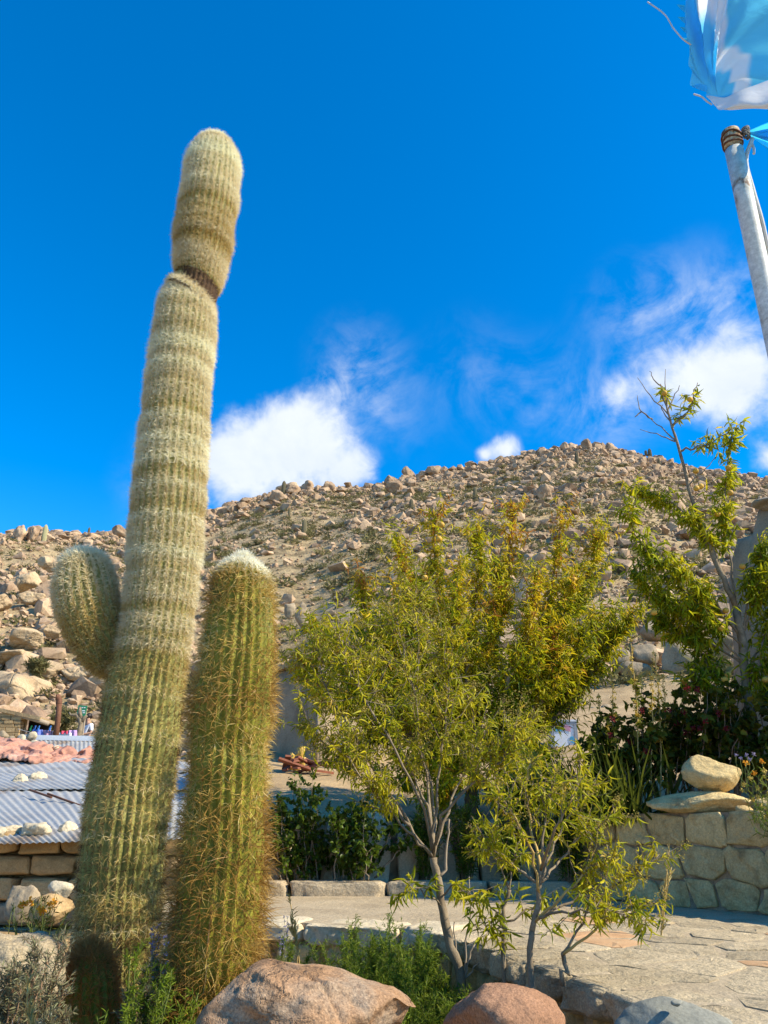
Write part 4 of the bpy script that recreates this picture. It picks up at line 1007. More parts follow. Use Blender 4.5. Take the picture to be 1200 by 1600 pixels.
# ---------------------------------------------------------------- village on the left
def corrugated(corn, nper, nv, amp, name, mat, parent, Lc, seed):
    """corn: LL, LR, UR, UL; ribs run from LL to UL"""
    LL, LR, UR, UL = [np.array(c) for c in corn]; nu = nper*6
    u = np.linspace(0, 1, nu+1)[:, None, None]; v = np.linspace(0, 1, nv+1)[None, :, None]
    P = (LL*(1-u)+LR*u)*(1-v)+(UL*(1-u)+UR*u)*v
    nrm = np.cross(LR-LL, UL-LL); nrm /= np.linalg.norm(nrm)
    wave = np.sin(u*nper*2*np.pi)*amp+.012*fbm(P*1.3, seed, 3)[..., None]
    T = P+nrm*wave; B = T-nrm*.004
    V = np.concatenate([T.reshape(-1, 3), B.reshape(-1, 3)])-Lc; m = nv+1; o = (nu+1)*m
    i, j = np.meshgrid(np.arange(nu), np.arange(nv), indexing='ij')
    q = np.stack([i*m+j, (i+1)*m+j, (i+1)*m+j+1, i*m+j+1], -1).reshape(-1, 4)
    ii = np.arange(nu); e1 = np.stack([ii*m, (ii+1)*m, (ii+1)*m+o, ii*m+o], -1); jj = np.arange(nv); e2 = np.stack([nu*m+jj, nu*m+jj+1, nu*m+jj+1+o, nu*m+jj+o], -1)
    return link(name, np_me(name, V, [q, q[:, ::-1]+o, e1[:, ::-1], e2[:, ::-1]], mat, smooth=True), parent)
def adobe_house():
    t = thing('adobe_house', 'low adobe house with weighted corrugated zinc roof beside the tall cactus', 'house', (-3.4, 8.0, 0))
    Lc = np.array(t.location)
    for k, (c, n) in enumerate([((W(-160, 1321, 7.6), W(285, 1310, 7.4), W(300, 1233, 9.9), W(-360, 1229, 10.6)), 44), ((W(-330, 1236, 10.35), W(320, 1232, 9.7), W(300, 1206, 11.3), W(-480, 1199, 12.0)), 56), ((W(-430, 1206, 11.7), W(310, 1207, 11.1), W(290, 1190, 12.4), W(-470, 1168, 13.6)), 60)]):
        c = [np.array(x) for x in c]
        corrugated(c, n, 10, .0065, 'roof_sheet', M['zinc'], t, Lc, 40+k)
    # wall of adobe blocks
    rg = np.random.default_rng(4); Y = 7.95; xl = -4.4; xr = -1.55
    z = -.62; row = 0
    while z < .40:
        h = rg.uniform(.17, .21); x = xl-.2*(row % 2)
        while x < xr:
            w = rg.uniform(.32, .5)
            V, F = blocky(int(x*311)+row*17+3000, (w-.008, .28, h-.006), 4, 10, .06, .30)
            b = MB(); b.add(V+np.array([x+w/2, Y+rg.uniform(-.02, .02), z+h/2])-Lc, F.tolist()); b.build('adobe_block', M['adobe'] if row > 2 else M['greyrock'] if rg.random() < .5 else M['adobe'], t, True); x += w
        z += h; row += 1
    b = MB(); b.box(np.array([(xl+xr)/2, Y+.16, -.1])-Lc, (xr-xl, .12, 1.0)); b.build('mortar_core', M['adobe'], t)
    b = MB(); b.box(np.array([xr+.05, 9.6, .1])-Lc, (.2, 3.2, 1.1)); b.build('side_wall', M['adobe'], t)
adobe_house()
g = 'stones weighing down the zinc roof'
for i, (x0, x1, y0, y1, Y, lb) in enumerate([(26, 82, 1279, 1316, 7.85, 'largest rough white stone on the zinc roof eave'), (2, 40, 1286, 1313, 7.95, 'white stone leaning against the largest one on the roof eave'), (-22, 12, 1290, 1317, 7.8, 'white stone cut by the picture edge on the roof eave'), (90, 122, 1282, 1310, 7.9, 'white stone half hidden by the tall cactus on the roof eave'), (16, 45, 1207, 1231, 10.6, 'round pale stone on the second zinc sheet'), (44, 73, 1205, 1225, 10.8, 'longer pale stone beside the round one on the second zinc sheet')]):
    px_rock('roof_stone', lb, x0, x1, y0, y1, Y, 700+i, M['whitestone'], .8, g, 4, 9, .13, 'stone')
for i, (a, b, Y, lb) in enumerate([((46, 1237), (80, 1249), 9.6, 'short dark bar lying on the lowest zinc sheet'), ((74, 1243), (128, 1263), 9.4, 'longer dark bar lying on the lowest zinc sheet')]):
    m = MB(); m.tube([W(*a, Y)+np.array([0, 0, .02]), W(*b, Y-.4)+np.array([0, 0, .02])], .012, 6); o = m.build('iron_bar', M['rust']); tag(o, lb, 'bar')

def tarp_sheet():
    nu, nv = 170, 50
    t = thing('tarpaulin', 'crumpled salmon pink tarpaulin spread over a roof behind the zinc sheets', 'tarpaulin', W(60, 1190, 13))
    Lc = np.array(t.location); u = np.linspace(0, 1, nu+1)[:, None]; v = np.linspace(0, 1, nv+1)[None]
    px = -120+u*330+0*v; ylo = np.interp(u, [0, .36, .5, .75, 1], [1174, 1180, 1192, 1202, 1206])+0*v; yhi = np.interp(u, [0, .4, .55, 1], [1146, 1160, 1166, 1180])+0*v
    py = ylo+(yhi-ylo)*v; Y = 12.3+1.5*v-.4*u
    P = np.array([[W(px[i, j], py[i, j], Y[i, j]) for j in range(nv+1)] for i in range(nu+1)])
    n = fbm(P*np.array([2.4, 1.6, 2.4])+3, 91, 2); rid = (1-np.abs(n)*2)
    n2 = fbm(P*np.array([4.6, 3, 4.6]), 95, 3)
    P[..., 2] += .06*rid+.04*(1-np.abs(n2)*2.2); P[..., 1] += .10*fbm(P*5, 93, 3)
    P[:, 0, 2] -= .05
    i, j = np.meshgrid(np.arange(nu), np.arange(nv), indexing='ij'); m = nv+1
    F = np.stack([i*m+j, (i+1)*m+j, (i+1)*m+j+1, i*m+j+1], -1).reshape(-1, 4)
    o = link('sheet', np_me('sheet', P.reshape(-1, 3)-Lc, F, M['tarp'], smooth=True), t)
    so = o.modifiers.new('thickness', 'SOLIDIFY'); so.thickness = .01
    m = MB(); a = W(90, 1195, 12.2)-Lc; b = W(165, 1198, 12.0)-Lc; m.tube([a, (a+b)/2, b], .035, 7); m.build('hem_pole', M['wood'], t, True)
    # shed the sheet lies on
    m = MB(); c = W(40, 1215, 13.4)-Lc; m.box((c[0], c[1]+.3, c[2]-.6), (3.3, 1.6, 1.6)); m.build('shed_wall', M['adobe'], t)
tarp_sheet()
for i, (x0, x1, y0, y1, Y, lb, mt) in enumerate([(40, 58, 1141, 1158, 14.6, 'square yellowish block standing on the white ledge', 'whitestone'), (46, 60, 1156, 1170, 14.0, 'rough yellow stone below the white ledge', 'whitestone'), (12, 27, 1149, 1165, 13.9, 'grey square block at the edge of the tarpaulin', 'greyrock'), (25, 40, 1147, 1163, 14.0, 'pale pink block next to the grey one by the tarpaulin', 'whitestone'), (-8, 14, 1138, 1160, 14.3, 'brown block in front of the stone hut', 'greyrock'), (62, 84, 1163, 1174, 13.6, 'dark flat stone on top of the tarpaulin', 'greyrock'), (80, 94, 1164, 1174, 13.6, 'cream stone beside the dark one on the tarpaulin', 'whitestone')]):
    px_rock('ledge_stone', lb, x0, x1, y0, y1, Y, 740+i, M[mt], .8, 'blocks and stones around the tarpaulin', 3, 7, .06, 'stone')
def far_yard():
    # white parapet with a blue zinc strip below
    t = thing('flat_roof_house', 'flat roofed house with white parapet and pale blue zinc strip under the washing', 'house', W(95, 1160, 15))
    Lc = np.array(t.location); a = W(36, 1152, 15)-Lc; b = W(200, 1156, 15)-Lc
    m = MB(); m.box(((a[0]+b[0])/2, .1, (a[2]+b[2])/2), (b[0]-a[0], .3, .09), ry=.02); m.build('parapet', M['white'], t)
    c = [W(56, 1176, 14.0), W(220, 1182, 14.0), W(220, 1160, 14.9), W(56, 1157, 14.9)]
    corrugated(c, 24, 4, .008, 'zinc_strip', M['zinc'], t, Lc, 50)
    m = MB(); m.box(((a[0]+b[0])/2, .3, a[2]-.75), (b[0]-a[0]-.1, .3, 1.3)); m.build('house_wall', M['adobe'], t)
    # stove pipe
    p = W(88, 1152, 15.6); h = W(85, 1092, 15.6)[2]-p[2]
    t = thing('stove_pipe', 'rusty stove pipe with elbow top rising above the washing line', 'pipe', p)
    m = MB(); m.tube([(0, 0, -.3), (-.02, 0, h*.5), (-.045, 0, h-.06)], .052, 12); m.build('pipe', M['rust'], t, True)
    m = MB(); m.tube([(-.045, 0, h-.1), (-.055, 0, h-.01), (-.075, -.01, h+.03), (-.11, -.03, h+.03)], .06, 12, cap=False); m.build('elbow', M['rust'], t, True)
    m = MB(); m.tube([(-.105, -.027, h+.03), (-.112, -.031, h+.03)], .05, 12); m.build('elbow_mouth', M['black'], t)
    # washing line
    L0 = W(28, 1139, 15.9); L1 = W(175, 1142, 15.7); m = MB()
    m.tube([L0*(1-k)+L1*k+np.array([0, 0, -.12*4*k*(1-k)]) for k in np.linspace(0, 1, 12)], .004, 5); tag(m.build('washing_line', M['rope']), 'thin sagging washing line strung in front of the stone hut', 'line')
    def cloth(x0, x1, y0, y1, mt, lb, seed, skew=0):
        nu, nv = 10, 8; P = []
        for i in range(nu+1):
            for j in range(nv+1):
                u = i/nu; v = j/nv; q = W(x0+(x1-x0)*u+skew*(1-v), y1+(y0-y1)*v, 15.8); q[1] += .03*math.sin(u*9+seed)*(1-v*.6); P.append(q)
        P = np.array(P); i, j = np.meshgrid(np.arange(nu), np.arange(nv), indexing='ij'); m_ = nv+1
        F = np.stack([i*m_+j, (i+1)*m_+j, (i+1)*m_+j+1, i*m_+j+1], -1).reshape(-1, 4)
        o = link('laundry', np_me('laundry', P, F, M[mt], smooth=True)); s = o.modifiers.new('t', 'SOLIDIFY'); s.thickness = .008
        tag(o, lb, 'laundry', 'washing hung on the line')
    cloth(50, 66, 1140, 1158, 'cloth_blue', 'blue cloth hanging on the washing line', 0, 3)
    cloth(66, 79, 1141, 1158, 'cloth_mauve', 'mauve cloth hanging next to the blue one', 1, 4)
    cloth(79, 86, 1142, 1158, 'cloth_navy', 'narrow dark cloth between mauve and white washing', 2, 2)
    cloth(85, 112, 1145, 1159, 'white', 'white printed sheet hanging in the middle of the washing', 3)
    cloth(96, 107, 1142, 1147, 'cloth_red', 'small red cloth folded above the white sheet', 4)
    cloth(108, 120, 1141, 1159, 'cloth_lilac', 'lilac cloth hanging beside the dead tree stump', 5)
    for px, mt, lb in ((48, 'peg_green', 'bright green peg on the washing line'), (54, 'peg_blue', 'blue peg over the blue cloth'), (60, 'peg_blue', 'second blue peg over the blue cloth corner'), (78, 'peg_blue', 'blue peg over the mauve cloth')):
        p = W(px, 1139, 15.78); m = MB(); m.box((0, 0, 0), (.022, .03, .07)); m.box((.008, 0, .04), (.015, .03, .05), ry=.3); tag(m.build('clothes_peg', M[mt], None, loc=p), lb, 'peg', 'clothes pegs')
    # stone hut
    t = thing('stone_hut', 'small dry stone hut with dark doorway and sloping beam under the outcrop', 'hut', W(20, 1145, 24))
    Lc = np.array(t.location); rg = np.random.default_rng(6); z = W(0, 1152, 24)[2]; zt = W(0, 1117, 24)[2]; row = 0
    xa = W(-60, 1130, 24)[0]; xb = W(36, 1130, 24)[0]
    while z < zt:
        h = rg.uniform(.09, .15); x = xa-.2*(row % 2)
        while x < xb-.1:
            w = min(rg.uniform(.25, .5), xb-x)
            m = MB(); m.box(np.array([x+w/2, 24+rg.uniform(-.02, .02), z+h/2])-Lc, (w-.02, .3, h-.015)); o = m.build('wall_stone', M['adobe'], t); x += w
        z += h; row += 1
    m = MB(); m.box(np.array([(xa+xb)/2, 24.2, (zt+W(0, 1152, 24)[2])/2])-Lc, (xb-xa-.02, .2, zt-W(0, 1152, 24)[2]-.02)); m.build('wall_core', M['plaster'], t)
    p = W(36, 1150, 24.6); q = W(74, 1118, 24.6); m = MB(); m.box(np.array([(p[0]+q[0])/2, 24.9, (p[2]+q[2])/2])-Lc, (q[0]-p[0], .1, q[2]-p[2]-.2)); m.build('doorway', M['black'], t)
    m = MB(); a = W(24, 1117, 23.9)-Lc; b = W(76, 1131, 23.9)-Lc; m.tube([a, (a+b)/2+np.array([0, 0, .02]), b], .07, 7); m.build('beam', M['wood'], t, True)
    m = MB(); a = W(10, 1113, 24.6)-Lc; b = W(80, 1128, 24.6)-Lc; m.box((a+b)/2, (b[0]-a[0], 1.6, .1), ry=.2); m.build('roof', M['earth'], t)
    # sign
    p = W(128, 1111, 26); t = thing('sign', 'green painted board with white rows of lettering above the person', 'sign', p)
    w = 14*ZD(p)/FPX; h = 17*ZD(p)/FPX
    m = MB(); m.box((0, 0, 0), (w, .03, h), ry=.06); m.build('board', M['green_sign'], t)
    m = MB()
    for z, segs in ((.30, [(-.34, .12), (-.16, .1), (.02, .14), (.24, .16)]), (.02, [(-.3, .3), (.12, .34)]), (-.16, [(-.36, .2), (-.08, .16), (.2, .26)])):
        for x, ww in segs: m.box((x*w+ww*w/2*.5, -.0185, z*h), (ww*w, .004, .085*h))
    m.build('lettering', M['white'], t)
    m = MB(); m.tube([(w*.4, .03, -2.2), (w*.4, .03, -h*.5), (w*.4, .03, h*.3)], .03, 7); m.build('sign_post', M['wood'], t)
    # dead stump
    p = W(122, 1156, 23); t = thing('dead_tree', 'bare forked dead tree stump beside the person', 'tree', p)
    k = ZD(p)/FPX
    m = MB(); m.tube([(0, 0, -.4), (0, 0, 10*k), (.02, 0, 24*k), (-.05, 0, 34*k)], [.1, .09, .07, .06], 8); m.build('trunk', M['bark'], t, True)
    for P in ([(-.03, 0, 30*k), (-8*k, 0, 38*k), (-17*k, 0, 38*k), (-20*k, 0, 42*k)], [(0, 0, 32*k), (-4*k, 0, 44*k), (-6*k, .1, 50*k)], [(.01, 0, 26*k), (5*k, 0, 34*k), (9*k, 0, 37*k)]):
        m = MB(); m.tube(P, [.055, .05, .035, .02][:len(P)], 7); m.build('branch', M['bark'], t, True)
far_yard()

# ---------------------------------------------------------------- person
def skin(name, V, E, rad, mat, parent, sub=2):
    me = bpy.data.meshes.new(name); me.from_pydata(V, E, []); o = link(name, me, parent)
    sk = o.modifiers.new('skin', 'SKIN'); sk.use_smooth_shade = True
    for i, r in enumerate(rad): me.skin_vertices[0].data[i].radius = (r, r) if np.isscalar(r) else r
    me.skin_vertices[0].data[0].use_root = True
    su = o.modifiers.new('sub', 'SUBSURF'); su.levels = sub; su.render_levels = sub
    me.materials.append(mat); return o
def person():
    p = W(133, 1160, 27); zf = W(133, 1201, 27)[2]; p[2] = zf
    t = thing('person', 'person in a white top and blue jeans standing beyond the washing with folded arms', 'person', p, rz=-.5)
    V = [(0, 0, .95), (0, 0, 1.15), (0, 0, 1.38), (0, -.01, 1.47), (0, -.02, 1.55), (0, -.03, 1.66), (-.17, 0, 1.38), (-.24, -.02, 1.12), (-.06, -.2, 1.08), (.04, -.23, 1.10), (.17, 0, 1.38), (.24, -.02, 1.12), (.06, -.2, 1.06), (-.04, -.22, 1.06), (-.1, 0, .9), (-.11, -.01, .5), (-.11, .02, .08), (-.12, -.12, .04), (.1, 0, .9), (.11, -.01, .5), (.11, .02, .08), (.12, -.12, .04)]
    E = [(0, 1), (1, 2), (2, 3), (3, 4), (4, 5), (2, 6), (6, 7), (7, 8), (8, 9), (2, 10), (10, 11), (11, 12), (12, 13), (0, 14), (14, 15), (15, 16), (16, 17), (0, 18), (18, 19), (19, 20), (20, 21)]
    rad = [.13, .125, .13, .055, .085, .09, .06, .045, .035, .03, .06, .045, .035, .03, .085, .06, .042, .035, .085, .06, .042, .035]
    skin('body', V, E, rad, M['skin'], t)
    skin('shirt', [(0, 0, .92), (0, 0, 1.15), (0, 0, 1.37), (-.18, 0, 1.38), (-.235, -.01, 1.16), (.18, 0, 1.38), (.235, -.01, 1.16)], [(0, 1), (1, 2), (2, 3), (3, 4), (2, 5), (5, 6)], [.16, .15, .15, .075, .065, .075, .065], M['shirt'], t)
    skin('jeans', [(0, 0, .96), (-.1, 0, .86), (-.11, -.01, .5), (-.11, .02, .1), (.1, 0, .86), (.11, -.01, .5), (.11, .02, .1)], [(0, 1), (1, 2), (2, 3), (0, 4), (4, 5), (5, 6)], [.15, .105, .08, .07, .105, .08, .07], M['jeans'], t)
    V2, F2 = cut_rock(5, (.22, .25, .24), 3, 4, .04); V2 = V2+np.array([0, .005, 1.665]); m = MB(); m.add(V2, F2.tolist()); m.build('hair', M['hair'], t, True)
person()

# ---------------------------------------------------------------- plants: leaves, twigs
def leaf_temp(w=.26, droop=.25, fold=.10, st=(0, .3, .65, 1), hw=(.0, 1., .8, 0)):
    V = [(0, 0, 0)]; F3 = []; prev = None
    for k in range(1, len(st)-1):
        y = st[k]; z = -droop*y*y; V += [(-w/2*hw[k], y, z+fold*hw[k]*w), (0, y, z), (w/2*hw[k], y, z+fold*hw[k]*w)]
    V.append((0, 1, -droop)); n = len(V)-1
    F3 = [(0, 2, 1), (0, 3, 2)]
    for k in range(1, len(st)-2):
        a = 1+(k-1)*3; b = a+3; F3 += [(a, a+1, b+1), (a, b+1, b), (a+1, a+2, b+2), (a+1, b+2, b+1)]
    a = 1+(len(st)-3)*3; F3 += [(a, a+1, n), (a+1, a+2, n)]
    return np.array(V, float), np.array(F3)
LANCE = [leaf_temp(w, d, .5) for w, d in ((.18, .12), (.22, .35), (.17, .6), (.15, .25), (.20, .85))]
BROAD = [leaf_temp(.72, d, .3, hw=(0, 1, .85, 0)) for d in (.1, .25, .4)]
NEEDLE = [leaf_temp(.16, d, .3) for d in (.0, .2)]
def frames(D, rg, level=.5):
    """y along D, z as near upward as level says"""
    Y = unit(D); upv = np.array([0, 0, 1.])*level+rg.normal(size=D.shape)*(1-level)*.8
    X = unit(np.cross(Y, upv)); Z = np.cross(X, Y)
    return np.stack([X, Y, Z], -1)
def put_leaves(temps, P, D, L, tint, mat, parent, rg, name='foliage', level=.5, n_ind=0, ind_name='leaf'):
    n = len(P)
    if n == 0: return
    Rm = frames(D, rg, level); which = rg.integers(0, len(temps), n); tint = np.clip(tint, 0, 1)
    ind = np.zeros(0, int)
    if n_ind:
        zd = (P[:, 1])*math.cos(PITCH)+(P[:, 2]-.62)*math.sin(PITCH); ind = np.argsort(-L/zd)[:n_ind]
        bins = 5; mes = {}
        inv = Matrix.Translation(-Vector(parent.location))
        for i in ind:
            k = (int(which[i]), int(min(bins-1, tint[i]*bins)))
            if k not in mes:
                tv, tf = temps[k[0]]; mes[k] = np_me(ind_name, tv, tf, mat, np.full(len(tv), (k[1]+.5)/bins), smooth=True)
            o = link(ind_name, mes[k], parent); o.matrix_parent_inverse = inv
            o.matrix_basis = Matrix.Translation(P[i]) @ Matrix(Rm[i].tolist()).to_4x4() @ Matrix.Scale(float(L[i]), 4)
    mask = np.ones(n, bool); mask[ind] = False
    if mask.sum():
        V, F, T = merge(temps, which[mask], P[mask], Rm[mask], L[mask], tint[mask])
        o = link(name, np_me(name, V, F, mat, T, smooth=True), parent)
    return
def smooth_path(pts, n=14, jit=0.0, rg=None):
    P = np.array(pts, float); m = len(P); s = np.arange(m); q = np.linspace(0, m-1, n)
    def cr(a):
        pad = np.concatenate([[2*a[0]-a[1]], a, [2*a[-1]-a[-2]]]); out = []
        for t in q:
            i = min(int(t), m-2); u = t-i; p0, p1, p2, p3 = pad[i:i+4]
            out.append(.5*(2*p1+(p2-p0)*u+(2*p0-5*p1+4*p2-p3)*u*u+(3*p1-p0-3*p2+p3)*u**3))
        return np.array(out)
    C = np.stack([cr(P[:, i]) for i in range(3)], -1)
    if jit: C[1:-1] += rg.normal(0, jit, C[1:-1].shape)
    return C
def path_at(C, t):
    q = np.clip(np.asarray(t), 0, 1)*(len(C)-1); i = np.minimum(q.astype(int), len(C)-2); u = (q-i)[:, None]
    return C[i]*(1-u)+C[i+1]*u, unit(C[i+1]-C[i])
class Sticks:
    """many thin 3-4 sided twigs as one mesh"""
    def __init__(s): s.A = []; s.B = []; s.r = []; s.q = []
    def add(s, A, B, r0, r1): s.A.append(A); s.B.append(B); s.r.append(np.broadcast_to(r0, len(A))); s.q.append(np.broadcast_to(r1, len(A)))
    def build(s, name, mat, parent, kind='stuff'):
        A = np.concatenate(s.A); B = np.concatenate(s.B); r = np.concatenate(s.r)[:, None]; q = np.concatenate(s.q)[:, None]; n = len(A)
        D = unit(B-A); X = unit(np.cross(D, np.where(np.abs(D[:, :1]) < .8, np.array([[1., 0, 0]]), np.array([[0, 1., 0]])))); Y = np.cross(D, X); V = []
        for k in range(3): V.append(A+r*(X*math.cos(k*2.094)+Y*math.sin(k*2.094)))
        for k in range(3): V.append(B+q*(X*math.cos(k*2.094)+Y*math.sin(k*2.094)))
        V = np.stack(V, 1).reshape(-1, 3); o6 = np.arange(n)*6
        F = np.concatenate([np.stack([o6+k, o6+(k+1) % 3, o6+3+(k+1) % 3, o6+3+k], -1) for k in range(3)])
        inv = Matrix.Translation(-Vector(parent.location)) if parent else Matrix()
        o = link(name, np_me(name, V, F, mat, np.full(len(V), .5), smooth=True), parent)
        if parent: o.matrix_parent_inverse = inv
        if kind: o['kind'] = kind
        return o
def foliage_kind(t):
    inv = Matrix.Translation(-Vector(t.location))
    for o in t.children:
        if o.name.split('.')[0] in ('foliage', 'seed_heads', 'flowers', 'stalks', 'buds'):
            o['kind'] = 'stuff'; o.matrix_parent_inverse = inv
class Plant:
    def __init__(s, name, label, cat, base, seed, group=None):
        s.t = thing(name, label, cat, tuple(base), group); s.rg = np.random.default_rng(seed)
        s.inv = Matrix.Translation(-Vector(s.t.location)); s.P = []; s.D = []; s.L = []; s.T = []; s.tw = Sticks(); s.ntw = 0
    def limb(s, pts, r0, r1, name='branch', mat='bark', n=16, jit=.012, sides=8):
        C = smooth_path(pts, n, jit, s.rg); m = MB(); m.tube(C, np.linspace(r0, r1, n)*(1+.06*s.rg.normal(size=n)), sides)
        o = m.build(name, M[mat], s.t, True); o.matrix_parent_inverse = s.inv; return C
    def shoots(s, C, n, t0=.3, t1=1.0, length=(.15, .4), up=.3, fwd=.6, leaves=8, ll=(.07, .11), tint=(.4, .2), droop=.5, r=.004, tintfn=None, rand=.8, sub=True):
        rg = s.rg; t = rg.uniform(t0, t1, n); P, T = path_at(C, t)
        D = unit(T*fwd+rg.normal(size=(n, 3))*rand*np.array([1, 1, .7])+np.array([0, 0, up])); L = rg.uniform(*length, n)
        mid = P+D*L[:, None]*.5; D2 = unit(D+np.array([0, 0, .25])+rg.normal(size=(n, 3))*.15); E = mid+D2*L[:, None]*.5
        s.tw.add(P, mid, r, r*.75); s.tw.add(mid, E, r*.75, r*.35); s.ntw += n
        k = leaves; u = rg.uniform(.12, 1.0, (n, k)); LP = np.where(u[..., None] < .5, P[:, None]+(mid-P)[:, None]*(u*2)[..., None], mid[:, None]+(E-mid)[:, None]*(u*2-1)[..., None])
        LD = unit(D[:, None]*.45+rg.normal(size=(n, k, 3))*.75+np.array([0, 0, -droop])); s.P.append(LP.reshape(-1, 3)); s.D.append(LD.reshape(-1, 3))
        s.L.append(rg.uniform(*ll, n*k)); tt = np.repeat(rg.normal(tint[0], tint[1]*.7, n), k)+rg.normal(0, tint[1]*.7, n*k)
        if tintfn is not None: tt = tt+tintfn(LP.reshape(-1, 3))
        s.T.append(tt); return E, D2
    def direct(s, C, n, t0=.2, t1=1, ll=(.07, .1), tint=(.4, .2), droop=.5, out=.8, tintfn=None):
        rg = s.rg; P, T = path_at(C, rg.uniform(t0, t1, n)); D = unit(T*.35+rg.normal(size=(n, 3))*out+np.array([0, 0, -droop]))
        s.P.append(P); s.D.append(D); s.L.append(rg.uniform(*ll, n)); tt = rg.normal(*tint, n); s.T.append(tt+(tintfn(P) if tintfn is not None else 0))
    def finish(s, mat, temps=LANCE, n_ind=0, twig='bark', level=.5):
        if s.ntw: s.tw.build('twigs', M[twig], s.t)
        if s.P: put_leaves(temps, np.concatenate(s.P), np.concatenate(s.D), np.concatenate(s.L), np.concatenate(s.T), M[mat], s.t, s.rg, 'foliage', level, n_ind)
        foliage_kind(s.t); return s.t
    def heads(s, P, rad, n, mat, name='seed_heads', size=(.008, .016), tint=(.5, .3), stretch=1.0):
        """little clusters: n specks round each point"""
        rg = s.rg; m = len(P); C = np.repeat(P, n, 0)+unit(rg.normal(size=(m*n, 3)))*(rg.random((m*n, 1))**.5)*rad*np.array([1, 1, stretch])
        put_leaves(BROAD[:1], C, rg.normal(size=C.shape), rg.uniform(*size, m*n), rg.normal(*tint, m*n), M[mat], s.t, rg, name, .2)
    def fruit(s, pts, r, mat, name):
        me = None
        for p in pts:
            if me is None:
                bm = bmesh.new(); bmesh.ops.create_icosphere(bm, subdivisions=2, radius=1)
                for v in bm.verts: v.co.z *= .94; v.co *= 1-.08*max(0, v.co.x)**6
                me = bpy.data.meshes.new(name); bm.to_mesh(me); bm.free(); me.materials.append(M[mat]); me.polygons.foreach_set('use_smooth', [True]*len(me.polygons))
            o = link(name, me, s.t); o.matrix_parent_inverse = s.inv; o.location = p; o.scale = (r,)*3
def WP(lst): return [W(*p) for p in lst]

